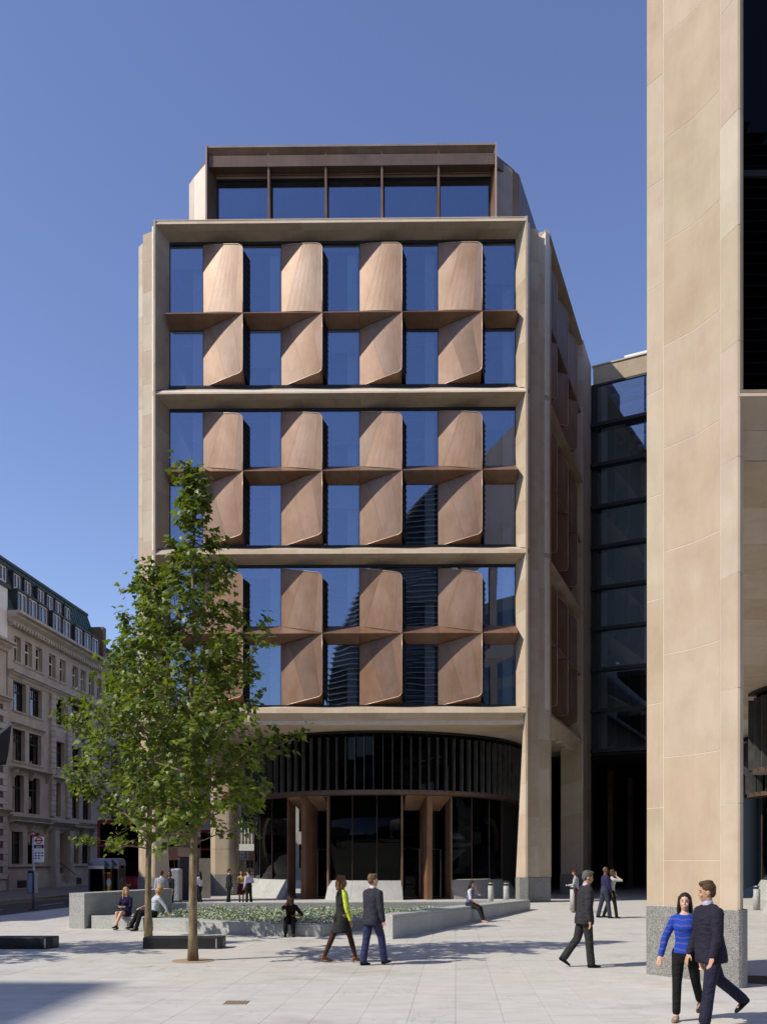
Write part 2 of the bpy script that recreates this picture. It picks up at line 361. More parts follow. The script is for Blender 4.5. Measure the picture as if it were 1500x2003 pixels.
def fin_mesh(up, H):
    """bronze wing: root on the glass at u=0, tip standing proud at u=2.03; z=0 is the shelf edge. returns core, panels, trim"""
    wr, wt, ut = 0.80, 0.03, 2.04
    def bot(s):
        if up: return 0.015 if s > 0.999 else 0.02 + (1 - s) * 0.5
        rr = 0.20; z = -H + 0.36 * s
        if s > 1 - rr / ut: q = (s - (1 - rr / ut)) / (rr / ut); z += 0.16 * q * q
        return z
    def top(s):
        if not up: return -0.02 - (1 - s) * 0.36
        z = H + 0.46 * (1 - s) ; rr = 0.30
        if s > 1 - rr / ut: q = (s - (1 - rr / ut)) / (rr / ut); z -= 0.22 * (1 - math.sqrt(max(0, 1 - q * q)))
        return z
    def P(s, f, off=0.0):
        z0, z1 = bot(s), top(s); z = z0 + (z1 - z0) * f
        bulge = 0.05 * math.sin(math.pi * s)
        return Vector((ut * s, wr + (wt - wr) * s - bulge + off, z))
    seams = [[(0, 0), (0.52 if up else 0.20, 0.12 if up else 0.60), (0.90 if up else 0.74, 0.80 if up else 0.95), (1, 1)][i] for i in range(4)]
    # seams: (s at top, s at bottom)
    st = [0, seams[1][0], seams[2][0], 1]; sb = [0, seams[1][1], seams[2][1], 1]
    panels = []
    for k in range(3):
        m = MB(); nU, nV = (5 if k < 2 else 5), 6; gp = 0.003
        vs = []
        for lay, off in ((0, 0.0), (1, 0.03)):
            for j in range(nV + 1):
                f = j / nV; s0 = sb[k] + (st[k] - sb[k]) * f; s1 = sb[k + 1] + (st[k + 1] - sb[k + 1]) * f
                for i in range(nU + 1):
                    s = s0 + (s1 - s0) * i / nU
                    if i == 0 and k > 0: s += gp / ut
                    if i == nU and k < 2: s -= gp / ut
                    vs.append(P(min(s, 1), f, off))
        n1 = (nU + 1) * (nV + 1); fs = []
        for j in range(nV):
            for i in range(nU):
                a = j * (nU + 1) + i; q = (a, a + 1, a + nU + 2, a + nU + 1)
                fs.append(q); fs.append(tuple(n1 + x for x in reversed(q)))
        rim = [j * (nU + 1) for j in range(nV + 1)]; rim2 = [j * (nU + 1) + nU for j in range(nV + 1)]
        for L in (rim, rim2, list(range(nU + 1)), [nV * (nU + 1) + i for i in range(nU + 1)]):
            for a, c in zip(L[:-1], L[1:]): fs.append((a, c, n1 + c, n1 + a))
        m.add(vs, fs); panels.append(m.mesh('fin_panel', M['bronze']))
    core = MB(); n = 14          # return wall, lid and base behind the panels
    prof = [(P(i / n, 0, 0.032), P(i / n, 1, 0.032)) for i in range(n + 1)]
    tipb, tipt = prof[-1]; back_u = 2.24
    core.cur = 1
    core.add([tipb, (back_u, 0.81, tipb.z - (0.50 if not up else 0.0)), (back_u, 0.81, tipt.z), tipt], [(0, 1, 2, 3)])      # louvred return
    for k in range(10):
        f = (k + 0.5) / 10; a = tipb.lerp(tipt, f); c = Vector((back_u, 0.81, a.z))
        core.add([a + Vector((.004, 0, 0)), c + Vector((.004, 0, 0)), c + Vector((.05, 0, .05)), a + Vector((.03, .02, .05))], [(0, 1, 2, 3)])
    core.cur = 0
    for i in range(n):
        a, c = prof[i], prof[i + 1]
        if not up:
            w0, w1 = (Vector((a[0].x, 0.81, -H)), Vector((c[0].x, 0.81, -H)))
            core.add([a[0], c[0], w1, w0], [(0, 1, 2, 3)])
        else:
            core.add([a[1], c[1], Vector((c[1].x, 0.81, c[1].z)), Vector((a[1].x, 0.81, a[1].z))], [(0, 1, 2, 3)])
    core = core.mesh('fin', [M['bronze'], M['black']])
    tr = MB(); path = []
    if up: path = [P(0.0, 1, -.01), P(0.3, 1, -.01), P(0.6, 1, -.01)] + [P(1 - .15 * (1 - q), 1, -.01) for q in (0, .25, .5, .7, .85, .95, 1)] + [P(1, f, -.01) for f in (0.8, .5, .2, .01)]
    else: path = [P(1, f, -.01) for f in (.99, .7, .4, .15, 0)] + [P(1 - .08 * q, 0, -.01) for q in (.25, .5, 1)] + [P(s, 0, -.01) for s in (.75, .5, .25, 0)]
    tr.tube(path, 0.018, 6); trim = tr.mesh('edge_trim', M['rim'], None, True)
    return core, panels, trim

def bay(parent, Fr, u0, u1, roots, fscale, nose_u, fins_all=True, stone_pitch=1.5, tipu=None):
    """the stone picture frame, glass, shelves and fins of one facade; u0..u1 glass, nose_u the outer edges of the splay"""
    n0, n1 = nose_u; beds = []
    for r, (zs, zh, zf) in enumerate(ZS):
        up_h = zh - 0.65 - zf; lo_h = zf - zs
        key = (r, 'm'); 
        if key not in FIN: FIN[key] = (fin_mesh(True, up_h), fin_mesh(False, lo_h))
        # glass
        brk = [u0] + list(roots) + [u1]
        for (a, c) in zip(brk[:-1], brk[1:]):
            for (z0, z1) in ((zs - 0.1, zf - 0.30), (zf + 0.45, zh)):
                e = [stone_rng.uniform(-.006, .006) for _ in range(4)]
                MB().hexa([(a + .03, 0.85 + e[0], z0), (c - .03, 0.85 + e[1], z0), (c - .03, 0.85 + e[2], z1), (a + .03, 0.85 + e[3], z1)], (0, 0.02, 0)).build('window_pane', M['glass'], parent, Fr)
        fr = MB()
        for a in brk: fr.box(a - .03, a + .03, 0.82, 0.93, zs - .1, zh)
        fr.box(u0, u1, 0.80, 0.95, zh - 0.13, zh + 0.0); fr.box(u0, u1, 0.815, 0.62, zs - .1, zs + .04)
        fr.build('window_frame', M['black'], parent, Fr)
        # shelves
        for (a, c) in zip(brk[:-1], brk[1:]):
            MB().extr([(0.82, zf + 0.53), (0.04, zf + 0.02), (0.03, zf - 0.02), (0.82, zf - 0.36)], a + .004, c - .004).build('shelf', M['bronze'], parent, Fr)
        # fins
        for ru in roots:
            for (core, panels, trim) in FIN[key]:
                Mx = Fr @ Matrix.Translation((ru, 0, zf)) @ Matrix.Diagonal((fscale, 1, 1, 1))
                f = link('fin', core, parent, Mx)
                for p in panels: link('fin_panel', p, f, local=True)
                link('edge_trim', trim, f, local=True)
        # stone splay round the opening: head, jambs, sill
        zb, zt = NOSE[r + 1][0], NOSE[r][1]
        mid = lambda a, c, f: Vector(a).lerp(Vector(c), f)
        th = (0, 0.15, 0.25)
        A0, A1 = (n0, 0, zb), (n1, 0, zb); B0, B1 = (u0, 0.83, zh), (u1, 0.83, zh)
        m0, m1 = mid(A0, B0, .42), mid(A1, B1, .42)
        beds.append(stones(parent, Fr, A0, A1, m0, m1, stone_pitch, th, jitter=.1)); beds.append(stones(parent, Fr, m0, m1, B0, B1, stone_pitch, th, jitter=.1))
        beds.append(stones(parent, Fr, (n0, 0, zb), (n0, 0, zt), (u0, 0.83, zh), (u0, 0.83, zs), 1.5, (-0.2, 0.15, 0), jitter=.1))
        beds.append(stones(parent, Fr, (n1, 0, zb), (n1, 0, zt), (u1, 0.83, zh), (u1, 0.83, zs), 1.5, (0.2, 0.15, 0), jitter=.1))
        beds.append(stones(parent, Fr, (n0, 0.14, zt), (n1, 0.14, zt), (u0, 0.83, zs + .02), (u1, 0.83, zs + .02), 2.4, (0, 0.05, -0.12), jitter=.1))
    for k, (za, zb) in enumerate(NOSE):
        beds.append(stones(parent, Fr, (n0, -.01, za), (n1, -.01, za), (n0, 0.13, zb), (n1, 0.13, zb), 2.4, (0, 0.14, 0), jitter=.08))
    return beds
FIN = {}
M['blind'] = plain('blind_fabric', (0.42, 0.43, 0.44), 0.9, var=.08)
uL, uR = X_(332, 42.85), X_(1008, 42.85); nL, nR = X_(304, 42), X_(1028, 42)
roots = [X_(x, 42.83) for x in (398, 550.5, 703.5, 857)]
beds = bay(MAIN, FF, uL, uR, roots, 1.0, (nL, nR))
# the bronze shelf curls at the left end and the pier noses
zb0 = 0.0
NW = 0.10
for (ua, ub) in ((nL - NW, nL), (nR, nR + NW)):
    beds.append(stones(MAIN, FF, (ua, 0.0, 1.2), (ua, 0.0, ZT), (ub, 0.0, 1.2), (ub, 0.0, ZT), 1.5, (0, 0.3, 0), jitter=.1))
# outer bands of the two corner piers, two columns of stones each
oL0, oL1 = X_(270.5, 42.75), nL - NW
oR0, oR1 = nR + NW, CORN.x
def band(parent, Fr, ua, wa, ub, wb, z0, z1, pitch=1.5, t=(0, .3, 0)):
    return stones(parent, Fr, (ua, wa, z0), (ua, wa, z1), (ub, wb, z0), (ub, wb, z1), pitch, t, jitter=.12)
um = oL0 + 0.28
beds += [band(MAIN, FF, oL0, 0.80, um, 0.55, 1.2, ZT - 0.75), band(MAIN, FF, um, 0.55, oL1, 0.25, 1.2, ZT - 0.35)]
um = oR0 + 0.62
beds += [band(MAIN, FF, oR0, 0.40, um, 0.62, 1.2, ZT - 0.25), band(MAIN, FF, um, 0.62, oR1, 0.86, 1.2, ZT - 0.55)]
beds += [band(MAIN, FF, oR1, 0.86, oR1 + .12, 1.1, 1.2, ZT - 0.75, 3.0, (-.2, 0.1, 0))]
beds += [stones(MAIN, FF, (oL0, .8, 1.2), (oL0, .8, ZT - .8), (oL0, 1.9, 1.2), (oL0, 1.9, ZT - .8), 2.5, (.3, 0, 0))]
# inner cheeks of the piers below the lowest band (they widen towards the foot)
zl = NOSE[0][0]
nbx = X_(1010, 42.3)
beds.append(stones(MAIN, FF, (nR, 0, 1.2), (nR, 0, zl), (nbx, 0.35, 1.2), (nR - .02, .35, zl), 1.5, (0.1, 0.3, 0)))
beds.append(stones(MAIN, FF, (nbx - .02, 0.37, 1.2), (nR - .04, .37, zl), (nbx + .35, 1.5, 1.2), (nR + .1, 1.5, zl - .5), 2.2, (0.2, 0.0, 0)))
nbl = X_(331, 42.3)
beds.append(stones(MAIN, FF, (nL, 0, 1.2), (nL, 0, zl), (nbl, 0.35, 1.2), (nL + .02, .35, zl), 1.5, (-0.1, 0.3, 0)))
beds.append(stones(MAIN, FF, (nbl + .02, 0.37, 1.2), (nL + .04, .37, zl), (nbl - .3, 1.5, 1.2), (nL - .1, 1.5, zl - .5), 2.2, (-0.2, 0.0, 0)))
# pier plinths of speckled granite
def plinth(parent, poly, z1=1.2, name='plinth', Fr=None, mat='plinth'):
    return bevel(MB().prism(poly, -0.05, z1).build(name, M[mat], parent, Fr), 0.012)
plinth(MAIN, [(nR - .75 + .45, -.04), (nR + NW + .02, -.04), (oR0 + .02, .36), (oR1 + .05, .82), (oR1 + .1, 1.9), (nbx + .2, 1.9), (nbx - .04, .34)], 1.19, Fr=FF)
plinth(MAIN, [(nL - NW - .02, -.04), (nL + .3, -.04), (nbl + .04, .34), (nbl - .1, 1.9), (oL0 - .04, 1.9), (oL0 - .04, .77), (oL1, .2)], 1.19, Fr=FF)
# beam over the arcade: splay and soffit
beds.append(stones(MAIN, FF, (nL, 0, zl), (nR, 0, zl), (nL + .2, .22, zl - .25), (nR - .2, .22, zl - .25), 2.0, (0, .2, .2), jitter=.1))
beds.append(stones(MAIN, FF, (nL + .2, .22, zl - .25), (nR - .2, .22, zl - .25), (nL + .45, .5, SOF), (nR - .45, .5, SOF), 2.0, (0, .2, .2), jitter=.1))
# coping on top
MB().extr([(.10, ZT + .003), (.13, ZT + .06), (1.3, ZT + .07), (1.3, ZT - .2), (.3, ZT - .1)], nL - NW - .02, nR + NW + .02).build('coping', M['stone'], MAIN, FF)
# side towards the passage
JOIN = MB()          # the flank is seen at a sharp angle: its blocks are one part
side_roots = [0.37, 3.37, 6.37]
sb = bay(MAIN, FSD, 0.45, 9.35, side_roots, 0.80, (0.0, 9.85), stone_pitch=2.0)
for (a, c) in ((9.85, 11.3), (11.3, 12.9)):
    sb.append(stones(MAIN, FSD, (a, 0, 1.2), (a, 0, ZT), (c, 0.0, 1.2), (c, 0.0, ZT), 1.9, (0, .25, 0)))
sb.append(stones(MAIN, FSD, (9.83, 0.03, 1.2), (9.83, 0.03, NOSE[0][0]), (9.83, 1.3, 1.2), (9.83, 1.3, NOSE[0][0] - .5), 1.9, (.25, 0, 0)))
sb.append(stones(MAIN, FSD, (0, 0, zl), (9.85, 0, zl), (0, .22, zl - .25), (9.85, .22, zl - .25), 2.4, (0, .2, .2)))
sb.append(stones(MAIN, FSD, (0, .22, zl - .25), (9.85, .22, zl - .25), (0, .5, SOF), (9.85, .5, SOF), 2.4, (0, .2, .2)))
MB().extr([(.10, ZT + .003), (.13, ZT + .06), (1.3, ZT + .07), (1.3, ZT - .2), (.3, ZT - .1)], 0.2, 12.9).build('coping', M['stone'], MAIN, FSD)
plinth(MAIN, [(9.80, -.04), (12.95, -.04), (12.95, 1.34), (9.80, 1.34)], 1.19, Fr=FSD)
tag(JOIN.build('flank_stonework', M['stones'], MAIN, FSD), kind='stuff'); JOIN = None
backing(MAIN, FF, beds); backing(MAIN, FSD, sb, 'mortar')
# soffit of the arcade: stone slabs laid in courses
sofb = MB(); sofb.prism([(nL, 42.3), (nR, 42.3), (FSD @ Vector((13, .3, 0)))[:2], (FSD @ Vector((13, 16, 0)))[:2], (nL - .5, 62)], SOF + .03, SOF + .5).build('soffit_bed', M['mortar'], MAIN)
k = 0
for j, y0 in enumerate(np.arange(42.5, 53.5, 1.35)):
    uu = nL + 0.45 - stone_rng.uniform(0, 1)
    while uu < nR + 3.5:
        L = stone_rng.uniform(1.8, 2.6); xa, xb = max(uu, nL + .46), uu + L - .008
        lim = CORN.x + (y0 - CORN.y) * SDIR[0] / SDIR[1] - .55
        xb = min(xb, lim)
        if xb - xa > 0.3: MB().box(xa, xb, y0, y0 + 1.342, SOF, SOF + .1).build('soffit_slab', M['stone'], MAIN)
        uu += L
# inside: floor slabs, posts imitating reflections, back walls
ins = MB()
for (zs, zh, zf) in ZS:
    for z in (zs - .55, zf - .28): ins.box(nL + .2, nR - .2, 1.05, 7, z, z + .62)
ins.box(nL + .2, nR - .2, 1.05, 7, ZT - .9, ZT - .1)
ins.build('floor_slab', M['ceiling'], MAIN, FF)
b = MB(); b.box(nL + .1, nR - .1, 7, 7.3, 9, ZT); b.build('inner_wall', M['interior'], MAIN, FF)
for u in [r_ - .62 for r_ in roots] + [uR - .55]: MB().box(u, u + .46, 1.3, 1.7, 9.2, ZT - .8).build('pale_reflection_post', M['white'], MAIN, FF)  # white posts imitate the pale reflections of the fins in the glass
br_ = [uL] + roots + [uR]; bl_rng = random.Random(4)
for (zs, zh, zf) in ZS:
    for a, c in zip(br_[:-1], br_[1:]):
        for z0, z1 in ((zs, zf - .4), (zf + .5, zh)):
            if bl_rng.random() < .45: MB().box(a + .1, c - .1, 1.0, 1.02, z1 - (z1 - z0) * bl_rng.choice((.2, .35, .6)), z1).build('blind', M['blind'], MAIN, FF)
            for q in range(2): MB().box(a + .3, c - .4, 2.0 + q * 2, 2.12 + q * 2, z1 - .04, z1 + .02).build('ceiling_light', M['white'], MAIN, FF)
b = MB(); b.box(0.1, 12.8, 3.2, 3.5, 9, ZT); b.build('inner_wall', M['shade_black'], MAIN, FSD)
MB().box(5.6, 14, 3.7, 3.9, 0, SOF).build('lobby_wall', M['shade_black'], MAIN, FSD)
b = MB(); b.box(oL0 + .3, oL0 + .6, 1.9, 22, 9, ZT - .1); b.build('side_wall', M['stone'], MAIN, FF)
b = MB(); b.prism([(oL0 + .2, 42.9), (CORN.x - .1, 43.4), (FSD @ Vector((12.8, .6, 0)))[:2], (FSD @ Vector((12.8, 14, 0)))[:2], (oL0 + .2, 66)], ZT - .35, ZT - .1); b.build('roof_deck', M['footway'], MAIN)
# ------------------------------------------------------------------ attic storey set back on the roof
AY = 43.7; FA = frm((0, AY, 0), (1, 0))
aL, aR = X_(403.5, AY), X_(970, AY); aT, aB = Z_(280.5, AY), ZT + 0.02
wL, wR = X_(428, AY + .8), X_(957, AY + .8)
att = MB(); bz = 'bronze_dark'
nz = MB(); nz.box(aL, aR, 0, .09, aT - .10, aT); nz.build('attic_edge', M['bronze_grey'], MAIN, FA)
for k in range(4):
    a, c = aL + (aR - aL) * k / 4, aL + (aR - aL) * (k + 1) / 4
    MB().hexa([(a + .004, .02, aT - .1), (c - .004, .02, aT - .1), (c - .004 - (.18 if k == 3 else 0), .36, aT - .60), (a + .004 + (.18 if k == 0 else 0), .36, aT - .60)], (0, .1, .1)).build('head_panel', M['bronze'], MAIN, FA)
wx = [X_(x, AY + .8) for x in (424, 530, 639.5, 748.5, 857.5, 959)]
hz = Z_(349, AY + .8)
for k in range(5):
    a, c = wx[k] - .02, wx[k + 1] + .02
    MB().hexa([(a + .01, .37, aT - .62), (c - .01, .37, aT - .62), (c - .01, .62, aT - 1.02), (a + .01, .62, aT - 1.02)], (0, .08, .12)).build('head_panel', M['bronze'], MAIN, FA)
    MB().box(a, c, 0.79, 0.84, hz, aT - .98).build('head_recess', M['black'], MAIN, FA)
    MB().hexa([(a + .01, .66, hz + .24), (c - .01, .66, hz + .24), (c - .01, .77, hz + .03), (a + .01, .77, hz + .03)], (0, .05, .04)).build('blind_box', M['bronze_grey'], MAIN, FA)
    MB().hexa([(a + .12, 0.80, aB), (c - .12, 0.80, aB), (c - .12, 0.80, hz), (a + .12, 0.80, hz)], (0, .02, 0)).build('window_pane', M['glass'], MAIN, FA)
    f = MB(); f.box(a + .02, a + .12, 0.76, 0.86, aB, hz); f.box(c - .12, c - .02, 0.76, 0.86, aB, hz); f.box(a, c, 0.76, 0.86, hz - .06, hz + .03); f.build('window_frame', M['black'], MAIN, FA)
for k in range(1, 5):
    u = X_((527, 638, 747, 857)[k - 1], AY + .5)
    f = MB(); f.add([(u - .045, .12, aT - .22), (u + .045, .12, aT - .22), (u + .045, .78, aT - .61), (u - .045, .78, aT - .61), (u - .07, 0.30, aB), (u + .07, 0.30, aB), (u + .07, .78, aB), (u - .07, .78, aB)],
              [(0,1,2,3),(7,6,5,4),(0,4,5,1),(1,5,6,2),(2,6,7,3),(3,7,4,0)]); f.build('attic_fin', M['bronze'], MAIN, FA)
for s, (e, gl) in ((-1, (aL, wx[0])), (1, (aR, wx[5]))):
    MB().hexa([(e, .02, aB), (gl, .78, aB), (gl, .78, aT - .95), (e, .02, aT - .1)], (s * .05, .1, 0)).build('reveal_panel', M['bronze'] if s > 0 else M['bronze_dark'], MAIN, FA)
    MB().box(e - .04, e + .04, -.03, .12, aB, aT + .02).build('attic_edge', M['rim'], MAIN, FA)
lx0, lxm = X_(369, AY + .9), X_(379, AY + .75)
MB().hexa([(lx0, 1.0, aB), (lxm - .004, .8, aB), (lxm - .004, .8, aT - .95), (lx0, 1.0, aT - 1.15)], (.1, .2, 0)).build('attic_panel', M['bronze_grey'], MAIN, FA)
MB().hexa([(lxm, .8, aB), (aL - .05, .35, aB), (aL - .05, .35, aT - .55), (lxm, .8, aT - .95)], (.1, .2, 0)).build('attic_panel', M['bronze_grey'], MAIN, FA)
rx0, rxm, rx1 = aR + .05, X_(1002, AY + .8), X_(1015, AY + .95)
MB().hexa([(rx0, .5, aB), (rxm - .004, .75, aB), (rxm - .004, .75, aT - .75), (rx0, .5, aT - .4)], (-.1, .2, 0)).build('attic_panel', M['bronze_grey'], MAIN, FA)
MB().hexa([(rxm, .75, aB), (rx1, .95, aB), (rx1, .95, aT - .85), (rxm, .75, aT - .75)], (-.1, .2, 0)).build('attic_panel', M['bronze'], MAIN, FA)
q = Vector((rx1, AY + .95, 0)); q2 = q + Vector((SDIR[0], SDIR[1], 0)) * 12
MB().add([(q.x, q.y, aB), (q2.x, q2.y, aB), (q2.x, q2.y, aT - .85), (q.x, q.y, aT - .85), (q.x - .3, q.y + .1, aB), (q2.x - .3, q2.y + .1, aB), (q2.x - .3, q2.y + .1, aT - .85), (q.x - .3, q.y + .1, aT - .85)],
         [(0,1,2,3),(7,6,5,4),(0,4,5,1),(1,5,6,2),(2,6,7,3),(3,7,4,0)]).build('attic_side', M['bronze_dark'], MAIN)
MB().prism([(lx0 + .1, AY + 1.5), (aL + .1, AY + .1), (aR - .1, AY + .1), (rx1 - .2, AY + 1.2), (q2.x - .4, q2.y), (lx0, q2.y)], aT - 0.98, aT - 0.03 - .9 + .5).build('attic_roof', M['bronze_dark'], MAIN)
MB().box(aL + .05, aR - .05, .1, 1.5, aT - .12, aT - .02).build('attic_roof', M['bronze_dark'], MAIN, FA)
b = MB(); b.box(wx[0] - .1, wx[5] + .1, 4.5, 4.7, aB, aT - .9); b.box(lx0 + .15, lx0 + .35, 1.2, 12, aB, aT - 1.2); b.build('inner_wall', M['interior'], MAIN, FA)
em, t, out = nodes('lamp_glow'); e = N(t, 'Emission', Color=(1.0, 0.72, 0.35, 1), Strength=4.0); t.links.new(e.outputs[0], out.inputs['Surface'])
for x in (483, 507):
    p = at(x, 333.5, AY + .66)
    tp = thing('pendant_lamp', 'lit pendant lamp behind the top-floor parapet, ' + ('left one of the pair' if x < 490 else 'right one of the pair'), 'lamp', p, 'lit lamps at the top floor')
    MB().lathe([(.02, -.12), (.07, -.09), (.09, 0), (.06, .08), (.025, .13)], p, 10).build('bulb', em, tp, None, True)
    MB().tube([p + Vector((0, 0, .12)), p + Vector((0, 0, .42))], .02, 6).build('cord', M['dark'], tp)
# ------------------------------------------------------------------ round glazed entrance under the arcade
def drum(parent, c, Rd, a0, a1, step, top=SOF, portals=(), full=True, sub=True):
    """c centre, angles in degrees from the side that faces the square (-Y), positive to the right"""
    def P(a, r, z=0): return Vector((c[0] + r * math.sin(R(a)), c[1] - r * math.cos(R(a)), z))
    zb = 5.55
    angs = np.arange(a0, a1 + .01, step)
    def arc(name, r0, r1, z0, z1, mat, s=2.5):
        m = MB(); aa = np.arange(a0 - 2, a1 + 2 + .01, s); n = len(aa); vs = []
        for a in aa: vs += [P(a, r0, z0), P(a, r1, z0), P(a, r1, z1), P(a, r0, z1)]
        fs = []
        for i in range(n - 1):
            for k in range(4): fs.append((i*4 + k, i*4 + (k+1) % 4, (i+1)*4 + (k+1) % 4, (i+1)*4 + k))
        m.add(vs, fs); return m.build(name, M[mat], parent)
    arc('top_ring', Rd + .25, Rd - .2, top - .12, top - .004, 'black')
    arc('bottom_ring', Rd + .12, Rd - 1.2, zb - .22, zb, 'bronze_dark')
    arc('inner_lining', Rd - 2.2, Rd - 2.4, zb, top - .01, 'interior')
    pane = None
    for i, (a, b_) in enumerate(zip(angs[:-1], angs[1:])):
        q = [P(a + .08, Rd, zb), P(b_ - .08, Rd, zb), P(b_ - .08, Rd, top - .12), P(a + .08, Rd, top - .12)]
        MB().hexa(q, (P(a, -.02) - P(a, 0))).build('curved_pane', M['glass_dark'], parent)
    for a in angs:
        d = P(a, 1) - P(a, 0); n = Vector((-d.y, d.x, 0)) * .010
        p0, p1 = P(a, Rd + .01, zb - .06), P(a, Rd + .30, zb - .06)
        MB().hexa([p0 - n, p1 - n, p1 + n, p0 + n], (0, 0, top - .30 - zb + .06)).build('glass_fin', M['fin_glass'], parent)
    # lower wall
    Rl = Rd - .75
    def in_portal(a): return any(p0 - .1 < a < p1 + .1 for (p0, p1) in portals)
    edges = sorted(set([a0, a1] + [e for p in portals for e in p])); segs = []
    for e0, e1 in zip(edges[:-1], edges[1:]):
        if in_portal((e0 + e1) / 2): continue
        n = max(1, round((e1 - e0) / 11)); segs += [(e0 + (e1 - e0) * i / n, e0 + (e1 - e0) * (i + 1) / n) for i in range(n)]
    for (a, b_) in segs:
        m = MB(); k = 4; vs = []
        for i in range(k + 1):
            aa = a + .06 + (b_ - a - .12) * i / k; vs += [P(aa, Rl, 1.02), P(aa, Rl, zb - .22), P(aa, Rl - .03, zb - .22), P(aa, Rl - .03, 1.02)]
        fs = [(i*4 + j, (i+1)*4 + j, (i+1)*4 + (j+1) % 4, i*4 + (j+1) % 4) for i in range(k) for j in range(4)]
        m.add(vs, fs).build('lower_pane', M['glass_dark'], parent, None, True)
        m = MB(); vs = []
        for i in range(k + 1):
            aa = a + .05 + (b_ - a - .1) * i / k; vs += [P(aa, Rl + .55, 0), P(aa, Rl + .05, .98), P(aa, Rl - .3, .98), P(aa, Rl - .3, 0)]
        fs = [(i*4 + j, (i+1)*4 + j, (i+1)*4 + (j+1) % 4, i*4 + (j+1) % 4) for i in range(k) for j in range(4)] + [(3, 2, 1, 0), tuple(k*4 + j for j in range(4))]
        m.add(vs, fs).build('plinth', M['bench'], parent)
        f = MB()
        for e in (a, b_): f.tube([P(e, Rl + .01, 1.0), P(e, Rl + .01, zb - .2)], .025, 6)
        f.build('mullion', M['bronze_dark'], parent)
    arc('inner_lining', Rl - 3.0, Rl - 3.2, -.1, zb, 'shade_black')
    for (p0, p1) in portals:
        w = p1 - p0
        for a in (p0, (p0 + p1) / 2, p1):
            d = P(a, 1) - P(a, 0); n = Vector((-d.y, d.x, 0)) * (.14 if abs(a - (p0 + p1) / 2) < .01 else .045)
            mid_ = abs(a - (p0 + p1) / 2) < .01; q0, q1 = P(a, Rl + (.45 if mid_ else .20), 0), P(a, Rl - (.7 if mid_ else .35), 0)
            f = MB().hexa([q0 - n, q0 + n, q1 + n * .8, q1 - n * .8], (0, 0, zb - .23)).build('portal_fin', M['bronze'], parent)
        for (a, b_) in ((p0, p0 + w / 2), (p0 + w / 2, p1)):
            g = 1.1
            MB().hexa([P(a + g, Rl + .42, zb - .24), P(b_ - g, Rl + .42, zb - .24), P(b_ - g * 1.6, Rl - .6, zb - .95), P(a + g * 1.6, Rl - .6, zb - .95)], (0, .05, .06)).build('portal_hood', M['bronze'], parent)
            door = MB().hexa([P(a + .8, Rl - .72, .02), P(b_ - .8, Rl - .72, .02), P(b_ - .8, Rl - .72, zb - .95), P(a + .8, Rl - .72, zb - .95)], (0, .03, 0)).build('door', M['glass_dark'], parent)
            fr = MB(); a2, b2 = a + 1.0, b_ - 1.0
            fr.tube([P(a2, Rl - .66, .1), P(b2, Rl - .66, .1), P(b2, Rl - .66, 2.6), P(a2, Rl - .66, 2.6), P(a2, Rl - .66, .1)], .025, 4)
            fr.build('door_frame', M['steel'], door)
M['fin_glass'] = plain('fin_glass', (0.095, 0.097, 0.097), 0.25, 0, 0.5, var=0.3, scale=2)
DC = (X_(745, 52.6), 52.6); DR = 8.2
def dang(x, Rr, y0=DC):
    best = min(np.arange(-80, 80, .1), key=lambda a: abs((lambda p: ray(x, HY)[0] / ray(x, HY)[1] * p[1] - p[0])((y0[0] + Rr * math.sin(R(a)), y0[1] - Rr * math.cos(R(a))))))
    return float(best)
p1 = (dang(556, DR - .3), dang(637, DR - .3)); p2 = (dang(788, DR - .3), dang(888, DR - .3))
drum(MAIN, DC, DR, -88, 88, 3.2, portals=(p1, p2))
# the free-standing column behind, on the street side of the arcade, and its plinth
cL, cR = X_(412, 51), X_(460, 51)
colb = []
for k in range(5):
    z0, z1 = 1.21 + k * 1.46, 1.2 + (k + 1) * 1.46
    cx_, cy_ = (cL + cR) / 2, 51.6; r_ = (cR - cL) / 2
    poly = [(cL, 51.0), (cL + .3, 50.8)] + [(cR - .45 + .45 * math.sin(R(a)), 51.25 - .45 * math.cos(R(a))) for a in range(0, 91, 15)] + [(cR, 52.3), (cL, 52.3)]
    MB().prism(poly, z0, min(z1, SOF) - .006).build('column_stone', M['stone'], MAIN, None)
plinth(MAIN, [(cL - .03, 50.97), (cL + .3, 50.76), (cR - .3, 50.76), (cR + .03, 51.2), (cR + .03, 52.34), (cL - .03, 52.34)], 1.2)

# ------------------------------------------------------------------ glazed link across the passage
L0 = FSD @ Vector((12.95, -0.05, 0)); LD = (0.898, -0.44); FL = frm((L0.x, L0.y, 0), LD)
LINK = thing('glazed_link', 'tall dark glass wall with black louvre fins between the two stone buildings', 'glass wall', L0)
lb = [stones(LINK, FL, (0.05, 0.1, ZT - 1.15), (9, 0.1, ZT - 1.15), (0.05, 0.0, ZT - .05), (9, 0.0, ZT - .05), 1.9, (0, .4, 0))]
backing(LINK, FL, lb, 'mortar')
MB().box(.0, 9, -.06, .5, ZT - .05, ZT + .03).build('coping', M['stone'], LINK, FL)
MB().box(1.9, 9, .3, .5, ZT + .03, ZT + .35).build('roof_rail', M['white'], LINK, FL)
zz = [Z_(y, L0.y) for y in (1472, 1394, 1315, 1236, 1157, 1078, 1000, 919, 841)] + [ZT - 1.15]
for z0, z1 in zip(zz[:-1], zz[1:]):
    for u in (0.15, 3.2, 6.2):
        MB().hexa([(u + .02, .05, z0 + .02), (u + 2.98, .05, z0 + .02), (u + 2.98, .05, z1 - .02), (u + .02, .05, z1 - .02)], (0, .02, 0)).build('glass_panel', M['glass_link'], LINK, FL)
